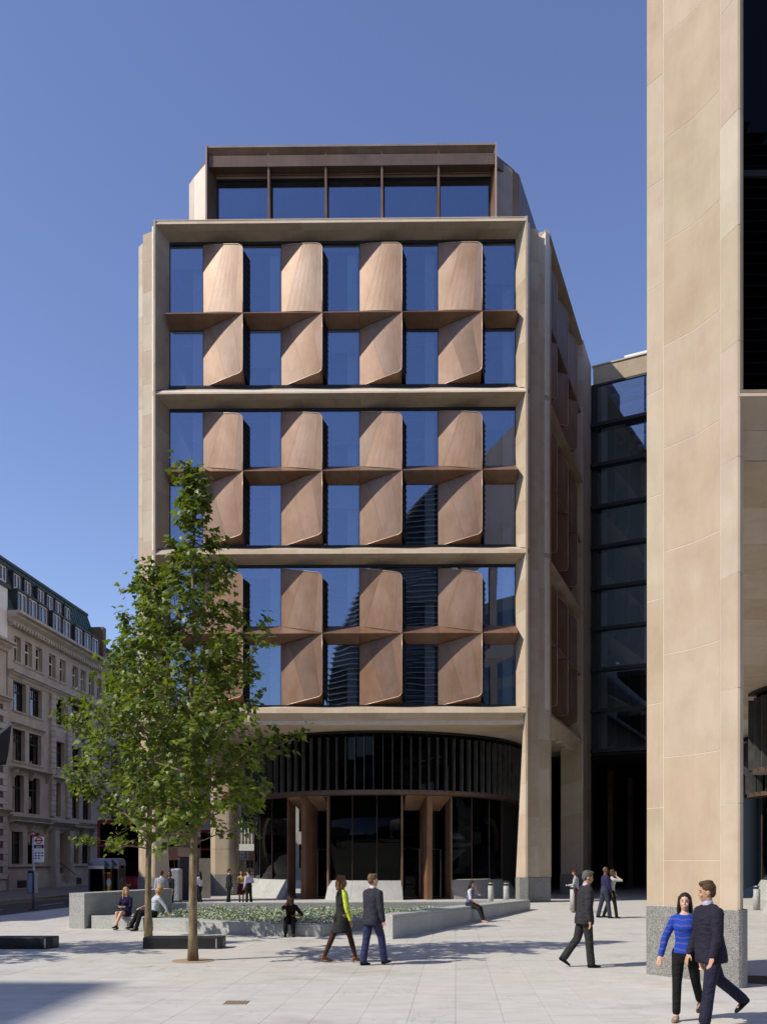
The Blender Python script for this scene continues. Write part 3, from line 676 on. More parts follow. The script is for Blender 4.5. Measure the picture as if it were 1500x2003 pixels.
for z in zz[:-1]: MB().box(-.55, 9.2, -.42, .10, z - .10, z + .10).build('louvre_fin', M['black'], LINK, FL)
MB().box(-.6, .15, .02, .4, zz[0], ZT - 1.15).build('edge_frame', M['black'], LINK, FL); MB().box(.0, .34, -.03, .02, zz[0], ZT - 1.15).build('edge_frame', M['black'], LINK, FL); MB().box(.35, 9, -.02, .12, ZT - 1.28, ZT - 1.15).build('edge_frame', M['black'], LINK, FL)
for z in zz[:3]: MB().box(1.2, 9, 1.5, 24, z - .2, z + .15).build('floor_slab', M['interior'], LINK, FL)
MB().box(-.6, 12, 26, 26.3, 0, ZT - .2).build('inner_wall', M['interior'], LINK, FL)
MB().box(.2, .5, .3, 26, 8.7, ZT - .2).build('inner_wall', M['interior'], LINK, FL)
for k in range(16): MB().box(.5, 12, 1.0 + k * 1.6, 1.4 + k * 1.6, ZT - .36, ZT - .16).build('roof_beam', M['bronze_dark'], LINK, FL)
for u in (3.2, 6.2): MB().box(u, u + .12, .3, 26, ZT - .3, ZT - .15).build('roof_rib', M['bronze_dark'], LINK, FL)
MB().box(-9, 12, .15, 45, 8.5, 8.75).build('passage_ceiling', M['shade_black'], LINK, FL)
MB().box(-12, 12, 40, 40.3, -.1, 9).build('passage_end', M['shade_black'], LINK, FL)
MB().box(-7, -6.8, 1, 40, -.1, 8.6).build('passage_wall', M['shade_black'], LINK, FL)
MB().box(7.5, 7.7, -6, 40, -.1, 8.6).build('passage_wall', M['shade_black'], LINK, FL)
for k in range(5): MB().box(-1.5 + .2 * k, -1.1 + .2 * k, 4 + 6 * k, 5 + 6 * k, 0, 8.5).build('passage_pier', M['bronze_dark'], LINK, FL)
for k in range(5): MB().box(3.8, 4.2, 3 + 6 * k, 4 + 6 * k, 0, 8.5).build('passage_pier', M['bronze_dark'], LINK, FL)
for k in range(4): MB().box(4.4, 7.4, 2.2 + 6 * k, 2.26 + 6 * k, .1, 7).build('shopfront_pane', M['glass_dark'], LINK, FL)
MB().box(0.2, 12, .2, 26, ZT - .14, ZT - .1).build('glass_roof', M['glass_link'], LINK, FL)

# ------------------------------------------------------------------ near building at the right: corner pier, window bay, arcade and drums
NEAR = thing('corner_building', 'sandstone building at the right edge with a tall pier on grey granite base', 'building', (at(1360, HY, 14.8).x, 14.8, 0))
def pt(x, d): 
    c, s = math.cos(PSI), math.sin(PSI); u = (x - CX) / F
    return Vector((d * (-s + u * c), d * (c + u * s), 0))
q0, q1, q2, q3, q4 = pt(1265, 15.6), pt(1297, 15.33), pt(1357, 14.86), pt(1408, 14.31), pt(1436, 14.0)
nose = [pt(1442.5, 13.93), pt(1447.5, 13.92), pt(1451, 13.97), pt(1453, 14.08), pt(1453.5, 14.25)]
inn = Vector((0.35, 0.45, 0))
def course(name, front, zs, extra, parent=NEAR):
    for z0, z1 in zip(zs[:-1], zs[1:]):
        poly = [tuple(p[:2]) for p in front] + [tuple(p[:2]) for p in extra]
        bevel(MB().prism(poly, z0 + .004, z1 - .004).build(name, M['stone'], parent), .006, 2)
def zseq(first, step, top): 
    z = [1.22]; k = first
    while k < top: z.append(k); k += step
    return z + [top]
TOPN = 29.0
e01 = (q1 - q0).normalized() * .004; 
course('pier_stone', [q0, q1 - e01], zseq(2.92, 1.815, TOPN), [q1 - e01 + inn, q0 + Vector((.36, .93, 0)) * .9])
course('pier_stone', [q1 + e01, q2, q3 - e01], zseq(2.0, 1.78, TOPN), [q3 - e01 + inn, q1 + e01 + inn])
course('pier_stone', [q3 + e01, q4] + nose, zseq(2.90, 1.82, TOPN), [nose[-1] + Vector((0, .9, 0)), q3 + e01 + inn])
sh = lambda p, k=.004: p + Vector((k * .78, k * .62, 0))
mb_ = MB(); mb_.prism([tuple(sh(p)[:2]) for p in (q0, q1, q2, q3)] + [tuple((q3 + inn * 1.4)[:2]), tuple((q0 + Vector((.36, .93, 0)) * 1.2)[:2])], 1.18, TOPN); mb_.prism([tuple(sh(p)[:2]) for p in [q3, q4, nose[0]]] + [(nose[2].x - .012, nose[2].y + .012), (nose[-1].x - .006, nose[-1].y), (nose[-1].x - .006, nose[-1].y + .8), tuple((q3 + inn)[:2])], 1.18, TOPN)
mb_.build('mortar_bed', M['mortar'], NEAR)
out_ = lambda p, k: p + Vector((-k * .78, -k * .62, 0))
pl = [out_(q0, .02), out_(q1, .02), out_(q2, .02), out_(q3, .02), out_(q4, .02), pt(1444, 13.85), pt(1452, 13.86), pt(1459, 13.93), pt(1462, 14.08), pt(1462, 14.3)]
bevel(MB().prism([tuple(p[:2]) for p in pl] + [(pl[-1].x, pl[-1].y + 1.1), tuple((q0 + Vector((.36, .93, 0)) * 1.2)[:2])], -.05, 1.215).build('plinth', M['plinth'], NEAR), .015, 3)
NX = X_(1448, 13.96); NY = 14.0
# window bay above, the band and the arcade below
FN = frm((NX, NY, 0), (1, 0)); zN = Z_(770, 14.0)
nb = [stones(NEAR, FN, (0, -.04, zN - .10), (9, -.04, zN - .10), (0, .03, zN + .02), (9, .03, zN + .02), 2.4, (0, .3, 0)),
      stones(NEAR, FN, (0, -.03, zN - .10), (9, -.03, zN - .10), (0, .25, zN - .50), (9, .25, zN - .50), 2.4, (0, .2, .2)),
      stones(NEAR, FN, (0, .25, zN - .50), (9, .25, zN - .50), (0, .5, 8.52), (9, .5, 8.52), 2.4, (0, .2, .2)),
      stones(NEAR, FN, (0, -.02, zN + .02), (9, -.02, zN + .02), (0, .55, zN + .06), (9, .55, zN + .06), 2.4, (0, .1, -.1))]
backing(NEAR, FN, nb)
for z0, z1 in ((zN + .06, 13.2), (13.2, 17), (17, 21), (21, 25), (25, 29)):
    for u0_ in (0.08, 2.1): MB().hexa([(u0_ + .03, .55, z0), (u0_ + 2, .55, z0), (u0_ + 2, .55, z1 - .04), (u0_ + .03, .55, z1 - .04)], (0, .02, 0)).build('window_pane', M['glass_dark'], NEAR, FN)
fr = MB(); fr.box(0.0, .09, .5, .62, zN + .05, 29); fr.box(0.0, 4, .5, .62, 13.15, 13.25); fr.box(0, 4, .5, .62, 16.95, 17.05); fr.build('window_frame', M['black'], NEAR, FN)
MB().box(2.2, 12, 5.5, 5.8, 9, 29).build('inner_wall', M['shade_black'], NEAR, FN)
MB().box(1.9, 9, .7, 5.5, 12.6, 13.1).build('floor_slab', M['ceiling'], NEAR, FN)
for j in range(14):
    y0 = NY + .52 + j * 1.9
    xa = max(NX + .02, 4.95 + .386 * (y0 + 1.9 - 15.6))
    xb_ = max(NX + .02, 4.95 + .386 * (y0 + 1.9 - 15.6)); xa_ = max(NX + .02, 4.95 + .386 * (y0 - 15.6))
    for k in range(3): MB().prism([((xa_ if k == 0 else xb_ + k * 3.2), y0), (xb_ + k * 3.2 + 3.19, y0), (xb_ + k * 3.2 + 3.19, y0 + 1.89), (xb_ + k * 3.2, y0 + 1.89)], 8.5, 8.6).build('soffit_slab', M['stone'], NEAR)
MB().prism([(NX + .02, NY + .5), (NX + 12, NY + .5), (32, 56), (21, 56), (5.6, 16.8)], 8.53, 8.9).build('soffit_bed', M['mortar'], NEAR)
MB().prism([(NX + .1, NY + .7), (NX + 12, NY + .7), (34, 54), (20.3, 54), (5.3, 16.2)], 28.6, 29).build('roof_deck', M['footway'], NEAR)
MB().prism([(4.85, 16.4), (5.2, 16.2), (20.0, 54), (19.6, 54)], 9.0, 32).build('passage_side_wall', M['bronze_dark'], NEAR)
for k in range(9):
    for j in range(2):
        a = Vector((4.83 + .39 * (2.5 + k * 3.8), 16.4 + 2.5 + k * 3.8, 0)); d = Vector((.386, 1, 0)) * 2.6
        MB().hexa([a + Vector((-.03, 0, 9.8 + j * 7.6)), a + d + Vector((-.03, 0, 9.8 + j * 7.6)), a + d + Vector((-.03, 0, 16 + j * 7.6)), a + Vector((-.03, 0, 16 + j * 7.6))], (.05, -.02, 0)).build('window_pane', M['glass_dark'], NEAR)
D1 = (X_(1480, 34.0) + 5.55, 34.0); D2 = (X_(1464, 47) + 5.5, 47)
drum(NEAR, D1, 5.4, -95, 40, 6.0, portals=((-62, -40),))
drum(NEAR, D2, 5.4, -95, 20, 6.0, portals=((-62, -40),))

# ------------------------------------------------------------------ buildings off to the left and behind, which shade and mirror
tl_ = 40 / math.tan(R(SUN_EL)); tX, tY = -4.5 - tl_ * math.cos(R(SUN_AZ)), 14.5 - tl_ * math.sin(R(SUN_AZ))
TW = thing('office_tower', 'tall stone office tower beyond the left edge, known by its shadow', 'building', (-55, -15, 0))
MB().box(tX - 34, tX, tY - 29, tY, 0, 40).build('wall', M['stone'], TW)
for k in range(10): MB().box(tX - .02, tX + .06, tY - 28, tY - 1, 2 + k * 3.8, 4 + k * 3.8).build('window_band', M['glass_old'], TW)
LV = thing('louvred_building', 'dark curved office block with horizontal louvres, mirrored in the windows', 'building', (20, -45, 0))
prof = [(-9, -34), (-8.2, -38), (-4, -46), (4, -52), (46, -52), (46, -30), (4, -30), (-6, -31)]
MB().prism(prof, 0, 22).build('wall', M['dark'], LV)
def shr(f): return [(-9 + (p[0] + 9) * (1 - f) + 9.0 * f * 2.2, p[1]) for p in prof]
for k in range(42):
    f = (k / 41) ** 2 * .72
    MB().prism(shr(f), 22 + k * .72, 22 + k * .72 + .6).build('upper_storey', M['dark'], LV)
    MB().prism([(x + (-.35 if x < 20 else .35), y + (.35 if y > -40 else -.35)) for x, y in shr(f)], 22 + k * .72 + .6, 22 + k * .72 + .68).build('louvre', M['steel'], LV)
for k in range(11): MB().prism([(x + (-.35 if x < 20 else .35), y + (.35 if y > -40 else -.35)) for x, y in prof], 2 + k * 1.9, 2.15 + k * 1.9).build('louvre', M['steel'], LV)

SB = thing('added_dark_block', 'unseen dark block added behind the viewer to darken the round entrance glass', 'building', (-28, -40, 0))  # unseen block, added so the drum glass mirrors something dark instead of sky
MB().box(-62, -9.5, -58, -36, 0, 17).build('wall', M['footway'], SB)
for k in range(14):
    for j in range(4): MB().box(-60 + k * 3.6, -58 + k * 3.6, -36.02, -35.95, 1.5 + j * 3.9, 4 + j * 3.9).build('window_pane', M['glass_old'], SB)
# ------------------------------------------------------------------ the old street front on the left
M['old'] = plain('portland_stone', (0.43, 0.40, 0.355), 0.85, var=0.26, scale=0.55, bump=0.15)
M['old2'] = plain('portland_trim', (0.44, 0.415, 0.37), 0.85, var=0.24, scale=1.2)
M['old_wall'] = plain('rusticated_stone', (0.48, 0.455, 0.43), 0.88, var=0.18, scale=0.9, rnd=.1)
M['copper'] = plain('green_copper', (0.045, 0.10, 0.085), 0.6, var=0.35, scale=0.8)
M['lead'] = plain('lead_grey', (0.045, 0.05, 0.052), 0.6, var=0.2)
M['sash'] = plain('dark_sash', (0.022, 0.016, 0.013), 0.5)
M['brick'] = plain('brown_brick', (0.20, 0.13, 0.085), 0.9, var=0.3, scale=6)
M['room'] = plain('room', (0.10, 0.095, 0.09), 0.9, var=.4, scale=.6)
A0 = pt(15, 60); FO = frm((A0.x, A0.y, 0), (0.068, 1))
FOi = FO.inverted()
def ua(x):        # distance along the old facade at which the photograph's column x meets it
    r = ray(x, HY); d = Vector((r[0], r[1], 0)); o = FOi @ Vector((0, 0, 0)); dv = (FOi.to_3x3() @ d)
    return (o + dv * (-o.y / dv.y)).x
def za(x, y):
    r = ray(x, HY); o = FOi @ Vector((0, 0, 0)); dv = FOi.to_3x3() @ Vector((r[0], r[1], 0)); t = -o.y / dv.y
    return EYE + t * (HY - y) / F
OLD = thing('old_stone_building', 'weathered stone street building with green copper mansard roof and dormers', 'building', A0)
LEN = ua(214)
def wall_open(parent, Fr, u0, u1, z0, z1, ops, mat, t=.45, name='wall'):
    us = sorted(set([u0, u1] + [v for o in ops for v in o[:2]])); zs_ = sorted(set([z0, z1] + [v for o in ops for v in o[2:4]]))
    m = MB()
    for a, c in zip(us[:-1], us[1:]):
        run = None
        for b_, d in zip(zs_[:-1], zs_[1:]):
            cu, cz = (a + c) / 2, (b_ + d) / 2
            solid = not any(o[0] < cu < o[1] and o[2] < cz < o[3] for o in ops)
            if solid: run = [run[0], d] if run else [b_, d]
            if (not solid or d == zs_[-1]) and run:
                m.box(a, c, 0, t, run[0], run[1]); run = None
    return m.build(name, mat, parent, Fr)
def sash(parent, Fr, u0, u1, z0, z1, cols=3, tran=.68, depth=.28, mat='sash', glassm='glass_old', small=True):
    f = MB(); b_ = .06
    f.box(u0, u0 + b_, depth, depth + .1, z0, z1); f.box(u1 - b_, u1, depth, depth + .1, z0, z1); f.box(u0, u1, depth, depth + .1, z0, z0 + b_); f.box(u0, u1, depth, depth + .1, z1 - b_, z1)
    zt_ = z0 + (z1 - z0) * tran
    f.box(u0, u1, depth - .01, depth + .1, zt_ - .05, zt_ + .05)
    for k in range(1, cols): uu = u0 + (u1 - u0) * k / cols; f.box(uu - .03, uu + .03, depth, depth + .1, z0, z1)
    if small:
        f.box(u0, u1, depth + .02, depth + .08, (zt_ + z1) / 2 - .015, (zt_ + z1) / 2 + .015)
        for k in range(1, cols * 2): uu = u0 + (u1 - u0) * k / (cols * 2); f.box(uu - .012, uu + .012, depth + .02, depth + .08, zt_, z1)
    o = f.build('window', M[mat], parent, Fr)
    MB().box(u0, u1, depth + .05, depth + .06, z0, z1).build('pane', M[glassm], o, Fr)
    return o
def sill(parent, Fr, u0, u1, z, d=.16, h=.14, name='sill', mat='old2'):
    return MB().extr([(-d, z), (0.02, z), (.02, z - h), (-d * .6, z - h), (-d, z - h * .4)], u0, u1).build(name, M[mat], parent, Fr)
def moulding(parent, Fr, u0, u1, z, d, h, name='cornice', mat='old2'):
    return MB().extr([(-d, z), (.02, z), (.02, z - h), (-d * .15, z - h), (-d * .25, z - h * .7), (-d * .6, z - h * .45), (-d * .65, z - h * .3), (-d, z - h * .25)], u0, u1).build(name, M[mat], parent, Fr)
ops = []; F4 = (15.75, 17.5); F3 = (12.35, 14.4); F2 = (8.9, 11.1); F1 = (5.35, 7.95); F0 = (1.75, 4.0)
w4 = [(28, 41), (49, 63), (70, 83), (96, 109), (117, 129), (142, 153), (158, 168), (174, 184), (190, 199)]
w3 = [(26, 51), (58, 82), (110, 126), (141, 159), (163, 178)]
w2 = [(25, 49), (57, 81), (110, 126), (141, 159), (163, 178)]
w1 = [(24, 47), (56, 78), (103, 119), (138, 155), (162, 178)]
w0 = [(23, 45), (54, 77), (137, 154), (161, 177)]
door = (105, 125)
for wl, (z0, z1) in ((w4, F4), (w3, F3), (w2, F2), (w1, F1), (w0, F0)):
    for xa, xb in wl: ops.append((ua(xa), ua(xb), z0, z1))
ops.append((ua(door[0]), ua(door[1]), 0.4, 4.1))
wall_open(OLD, FO, 0, LEN, 0, 18.3, ops, M['old'])
for (u0, u1, z0, z1) in ops[:-1]:
    top = z0 > 15
    sash(OLD, FO, u0, u1, z0, z1, 2 if (u1 - u0) < 1.6 else 3, .62 if top else .66, mat='white' if top else 'sash', small=not top and z0 > 8)
for wl, zz_ in ((w4, F4), (w3, F3), (w2, F2)):
    for xa, xb in wl: sill(OLD, FO, ua(xa) - .15, ua(xb) + .15, zz_[0], .12)
MB().box(ua(20) , LEN, 2.2, 2.4, .3, 18).build('room_wall', M['room'], OLD, FO)
for z in (5, 8.6, 12, 15.3): MB().box(.2, LEN - .2, .5, 2.2, z - .15, z + .1).build('floor_slab', M['room'], OLD, FO)
moulding(OLD, FO, -.1, LEN, 18.95, .95, .75)
for k in range(int(LEN / .42)): MB().box(k * .42 + .06, k * .42 + .26, -.45, 0, 17.98, 18.2).build('dentil', M['old2'], OLD, FO)
moulding(OLD, FO, 0, LEN, 15.0, .45, .5, 'string_course'); moulding(OLD, FO, 0, LEN, 5.15, .4, .45, 'string_course'); moulding(OLD, FO, 0, LEN, 1.62, .15, .18, 'string_course')
MB().box(0, LEN, -.10, 0, 0, 1.0).build('base_course', M['old'], OLD, FO)
# quoined projecting bay with arched and pedimented windows
qa, qb = ua(96), ua(136)
for (a, c) in ((qa, qa + .75), (qb - .75, qb)):
    for k in range(24):
        z0 = 5.3 + k * .4
        if z0 > 14.4: break
        MB().box(a, c, -.22, 0, z0 + .015, z0 + .385).build('quoin', M['old2'], OLD, FO)
def pediment(u0, u1, z, h=.75, d=.4):
    um = (u0 + u1) / 2
    MB().add([(u0, -d, z), (u1, -d, z), (um, -d, z + h), (u0, 0, z), (u1, 0, z), (um, 0, z + h)], [(0, 1, 2), (5, 4, 3), (0, 3, 4, 1), (1, 4, 5, 2), (2, 5, 3, 0)]).build('pediment', M['old2'], OLD, FO)
    moulding(OLD, FO, u0 - .1, u1 + .1, z + .02, d + .1, .2, 'hood')
pediment(ua(100), ua(122), 8.25)
for xa, xb in ((20, 50), (53, 83), (137, 158), (160, 180)):
    pass
for (xa, xb, z) in ((20, 94, 8.45), (18, 92, 4.75), (134, 181, 8.3), (134, 180, 4.7), (22, 85, 11.5)):
    moulding(OLD, FO, ua(xa), ua(xb), z, .55 if z < 9 else .3, .22, 'hood')
    if z < 9:
        n = 3
        for k in range(n):
            uu = ua(xa) + .3 + (ua(xb) - ua(xa) - .6) * k / (n - 1)
            MB().add([(uu - .1, -.45, z - .22), (uu + .1, -.45, z - .22), (uu + .1, 0, z - .22), (uu - .1, 0, z - .22), (uu - .1, -.12, z - .75), (uu + .1, -.12, z - .75), (uu + .1, 0, z - .75), (uu - .1, 0, z - .75)],
                     [(0,1,2,3),(7,6,5,4),(0,4,5,1),(1,5,6,2),(2,6,7,3),(3,7,4,0)]).build('bracket', M['old2'], OLD, FO)
# arch over the third-floor window in the bay
ca = (ua(110) + ua(126)) / 2; hw = (ua(126) - ua(110)) / 2
ar = MB()
for k in range(9):
    t0, t1 = R(180 * k / 9 + .8), R(180 * (k + 1) / 9 - .8)
    ar.add([(ca + hw * math.cos(t) * r, wv, 13.9 + hw * math.sin(t) * r) for wv in (-.12, .1) for t, r in ((t0, 1.0), (t1, 1.0), (t1, 1.42), (t0, 1.42))], [(0,1,2,3),(7,6,5,4),(0,4,5,1),(1,5,6,2),(2,6,7,3),(3,7,4,0)])
ar.build('arch', M['old2'], OLD, FO)
# doorway
du0, du1 = ua(door[0]), ua(door[1])
for (a, c) in ((du0 - .75, du0 - .05), (du1 + .05, du1 + .75)):
    MB().box(a, c, -.5, 0, .9, 4.3).build('door_pilaster', M['old2'], OLD, FO); MB().box(a - .1, c + .1, -.6, 0, 0, .9).build('pilaster_base', M['old2'], OLD, FO)
moulding(OLD, FO, du0 - 1.0, du1 + 1.0, 5.0, .8, .65, 'door_hood')
dr = MB().box(du0, du1, .35, .42, .4, 4.1).build('door', plain('grey_door', (.17, .17, .18), .6), OLD, FO)
MB().tube([(du0 + .2, -.3, 1.9), (du1 - .1, -1.0, .9)], .03, 6).build('handrail', M['black'], dr, FO)
for k in range(3): MB().box(du0 - .1, du1 + .1, -.9 + k * .3, .4, 0.0, .13 + k * .13).build('step', M['old'], OLD, FO)
for x in (31, 143, 171): MB().box(ua(x), ua(x) + 1.3, -.13, .1, .12, .62).build('cellar_grille', M['black'], OLD, FO)
# mansard with standing seams and two ranks of dormers
zr0, zr1, wr0, wr1 = 18.9, 23.5, .35, 2.0
rf = MB().extr([(wr0, zr0), (wr1, zr1), (9, zr1 + .6), (9, zr0)], 0.25, LEN).build('roof', M['copper'], OLD, FO)
seam = MB()
for k in range(int(LEN / .55)): seam.hexa([(.3 + k * .55, wr0 - .04, zr0 + .02), (.35 + k * .55, wr0 - .04, zr0 + .02), (.35 + k * .55, wr1 - .04, zr1 + .02), (.3 + k * .55, wr1 - .04, zr1 + .02)], (0, .06, 0))
tag(seam.build('standing_seams', M['copper'], rf, FO), kind='stuff')
MB().box(.25, LEN, wr1 - .1, wr1 + .25, zr1 - .05, zr1 + .16).build('ridge_flashing', M['lead'], OLD, FO)
MB().box(.0, LEN, -.05, .5, 18.9, 19.15).build('gutter', M['lead'], OLD, FO)
def dormer(u0, u1, z0, z1, deep):
    wz = wr0 + (wr1 - wr0) * (z0 - zr0) / (zr1 - zr0)
    d = MB(); d.box(u0 - .12, u0, wz - .1, wz + deep, z0, z1); d.box(u1, u1 + .12, wz - .1, wz + deep, z0, z1); d.box(u0 - .18, u1 + .18, wz - .18, wz + deep, z1, z1 + .13)
    d.box(u0, u1, wz + .25, wz + .3, z0, z1)
    o = d.build('dormer', M['lead'], OLD, FO)
    f = MB()
    for a, c in ((u0, u0 + .09), (u1 - .09, u1), ((u0 + u1) / 2 - .05, (u0 + u1) / 2 + .05)): f.box(a, c, wz - .06, wz + .04, z0, z1)
    f.box(u0, u1, wz - .05, wz + .04, z0, z0 + .1); f.box(u0, u1, wz - .05, wz + .04, z1 - .1, z1); f.build('dormer_window', M['white'], o, FO)
    MB().box(u0 + .05, u1 - .05, wz, wz + .01, z0 + .05, z1 - .05).build('pane', M['glass_old'], o, FO)
for x in (54, 74.5, 94, 120.5, 139.5, 163, 180, 195): dormer(ua(x) - .65, ua(x) + .65, 19.2, 20.95, 2.2)
for x in (17, 38, 65, 85.5, 110, 127, 143, 160): 
    if ua(x) > .6: dormer(ua(x) - .5, ua(x) + .5, 21.5, 22.6, 1.5)
MB().box(.3, LEN - .3, 8.9, 9.2, 0, 23).build('back_wall', M['old'], OLD, FO)
MB().tube([tuple(FO @ Vector((7.4, 3.7, 23.2))), tuple(FO @ Vector((7.4, 3.7, 24.0)))], .1, 8).build('flue', M['black'], OLD)
MB().box(LEN - .4, LEN + .25, .4, 9, 18, 22.4).build('party_wall', M['brick'], OLD, FO)
# neighbour nearer the viewer, only its end in frame
NB = thing('rusticated_building', 'sliver of rusticated stone building at the far left behind the flag', 'building', tuple(FO @ Vector((-10, 0, 0))))
MB().box(-39, -.06, .06, 12, 0, 16.6).build('wall', M['old_wall'], NB, FO)
for k in range(38):
    z0 = .75 + k * .42
    if z0 > 12.2: break
    for j in range(3): MB().box(-.10 - 1.1 * (j + 1) + (.5 if k % 2 else 0) * (j > 0) + .01, -.10 - 1.1 * j - .01 + (.5 if k % 2 else 0) * (j > 0), -.06, .08, z0 + .012, z0 + .408).build('ashlar', M['old_wall'], NB, FO)
moulding(NB, FO, -38, -.05, 13.0, .5, .55, 'string_course'); moulding(NB, FO, -38, -.05, 16.7, .7, .6)
moulding(NB, FO, -38, -.05, 5.5, .5, .5, 'string_course')
MB().box(-6, -.06, .1, .3, 13.0, 16.2).build('brick_storey', M['brick'], NB, FO)
MB().box(-6, -.02, .0, 7, 16.75, 20.4).build('parapet', M['white'], NB, FO); MB().box(-6.2, .1, -.15, 7.2, 20.4, 20.65).build('parapet_cap', M['lead'], NB, FO)
# roof beyond with skylights
FAR = thing('slate_roofed_building', 'far building with dark ribbed roof and skylights behind the copper mansard', 'building', tuple(FO @ Vector((LEN + 8, 0, 0))))
MB().box(LEN + .4, LEN + 24, .3, 10, 0, 17.2).build('wall', M['old'], FAR, FO)
fz = MB().extr([(.4, 17.2), (4.4, 23.2), (10, 23.4), (10, 17.2)], LEN + .4, LEN + 24).build('roof', M['lead'], FAR, FO)
sm2 = MB()
for k in range(40): sm2.hexa([(LEN + .5 + k * .58, .34, 17.2), (LEN + .56 + k * .58, .34, 17.2), (LEN + .56 + k * .58, 4.34, 23.2), (LEN + .5 + k * .58, 4.34, 23.2)], (0, .08, 0))
tag(sm2.build('standing_seams', M['lead'], fz, FO), kind='stuff')
for u in (LEN + 2.0, LEN + 5.5, LEN + 9, LEN + 12.5):
    for z0, z1 in ((18.2, 19.6), (20.6, 22.2)):
        w0_, w1_ = .4 + (z0 - 17.2) * 4 / 6 - .1, .4 + (z1 - 17.2) * 4 / 6 - .1
        MB().hexa([(u, w0_, z0), (u + 1.3, w0_, z0), (u + 1.3, w1_, z1), (u, w1_, z1)], (0, .1, -.02)).build('skylight', M['glass'], FAR, FO)
for k in range(6):
    for j in range(4): sash(FAR, FO, LEN + 1.2 + k * 3.6, LEN + 2.7 + k * 3.6, 2 + j * 3.7, 4.2 + j * 3.7, 2, depth=.22)
MB().box(LEN + .4, LEN + 1.2, .2, 3, 17, 19.6).build('chimney', M['brick'], FAR, FO)
END = thing('street_end_building', 'dim stone facade closing the street behind the arcade columns', 'building', (-8, 92, 0))
ops = [( -22 + k * 3.0, -20.4 + k * 3.0, 1.2 + j * 3.8, 3.7 + j * 3.8) for k in range(12) for j in range(4)]
FE = frm((0, 92, 0), (1, 0))
wall_open(END, FE, -23.5, 16, 0, 17, ops, M['old'])
for o in ops: sash(END, FE, *o, cols=2, small=False)
MB().box(-23, 16, 2, 2.2, 0, 16.5).build('room_wall', M['room'], END, FE)
moulding(END, FE, -23.5, 16, 17.2, .7, .6)
# ------------------------------------------------------------------ granite planter, seats and benches on the square
def wallrun(name, label, cat, pts, zt, group=None, mat='bench', cap=True, seg=None):
    """a closed plan polygon with a level or sloping top: body stones and a thin cap course"""
    t = thing(name, label, cat, (sum(p[0] for p in pts) / len(pts), sum(p[1] for p in pts) / len(pts), 0), group)
    return t
def block(parent, poly, z0, z1, name='block', mat='bench', bv=.012):
    return bevel(MB().prism(poly, z0, z1).build(name, M[mat], parent), bv, 2)
def seatwall(t, inner, outer, zt, n, mat='bench', captop=.06):
    """granite blocks between two plan lines (front line, back line), heights zt at both ends"""
    f0, f1 = Vector(inner[0]), Vector(inner[1]); b0, b1 = Vector(outer[0]), Vector(outer[1])
    for k in range(n):
        a, c = k / n, (k + 1) / n; g = .004 / max((f1 - f0).length, .5)
        P = [f0.lerp(f1, a + g), f0.lerp(f1, c - g), b0.lerp(b1, c - g), b0.lerp(b1, a + g)]
        za_, zc = zt[0] + (zt[1] - zt[0]) * a, zt[0] + (zt[1] - zt[0]) * c
        poly = [tuple(p) for p in P]; e = captop
        bevel(MB().prism(poly, -.02, [za_ - e, zc - e, zc - e, za_ - e]).build('block', M[mat], t), .006, 1)
        cen = sum(P, Vector((0, 0))) / 4
        bevel(MB().prism(poly, [za_ - e + .003, zc - e + .003, zc - e + .003, za_ - e + .003], [za_, zc, zc, za_]).build('cap_stone', M[mat], t), .006, 2)
G2 = lambda x, y: tuple(gnd(x, y)[:2])
# tall wall at the left
wA, wB = Vector(G2(135, 1817)), Vector(G2(165, 1817.5)); d_ = Vector(G2(337, 1798)) - Vector(G2(165, 1817.5))
LW = thing('planter_wall', 'tall pale granite wall behind the two seated people, left end of the planter', 'wall', (*wA, 0))
far = Vector((pt(337, 30.4)[:2])); farb = Vector((pt(331, 31.0)[:2])) 
seatwall(LW, [wB, far], [wA, Vector((far.x - .42, far.y + .18))], (1.04, 1.04), 3, captop=.09)
# low seat wall along the front
SW = thing('seat_wall', 'low curved granite seat wall edging the planter bed, woman in brown sits on it', 'seat', (*G2(400, 1825), 0))
fp = [G2(178, 1817), G2(282, 1821), G2(366, 1825), G2(450, 1829), G2(540, 1832), G2(627, 1833.5)]
hh = [.38, .37, .345, .325, .31, .295]
for k in range(5):
    a, c = Vector(fp[k]), Vector(fp[k + 1]); n = Vector((-(c - a).y, (c - a).x)).normalized() * .62
    n2 = n
    seatwall(SW, [a, c], [a + n2, c + n2], (hh[k], hh[k + 1]), 1)
e0 = Vector(fp[-1]); e1 = Vector(pt(752, 27.6)[:2]); nn = Vector((-(e1 - e0).y, (e1 - e0).x)).normalized() * .5
seatwall(SW, [e0 + (e1 - e0).normalized() * .01 + Vector((.01, 0)), e1], [e0 + nn + Vector((0, .1)), e1 + nn], (.295, .30), 3)
# long back wall
BW = thing('back_wall', 'long straight granite wall along the back of the planter bed', 'wall', (-2, 33, 0))
b0, b1 = Vector(pt(336, 32.0)[:2]), Vector(pt(930, 33.0)[:2])
seatwall(BW, [b0, b1], [b0 + Vector((0, .55)), b1 + Vector((0, .55))], (.46, .46), 6, captop=.10)
seatwall(BW, [b1 + Vector((0.01, 0)), b1 + Vector((.45, -.02))], [b1 + Vector((0.01, .6)), b1 + Vector((.45, .6))], (.52, .52), 1)
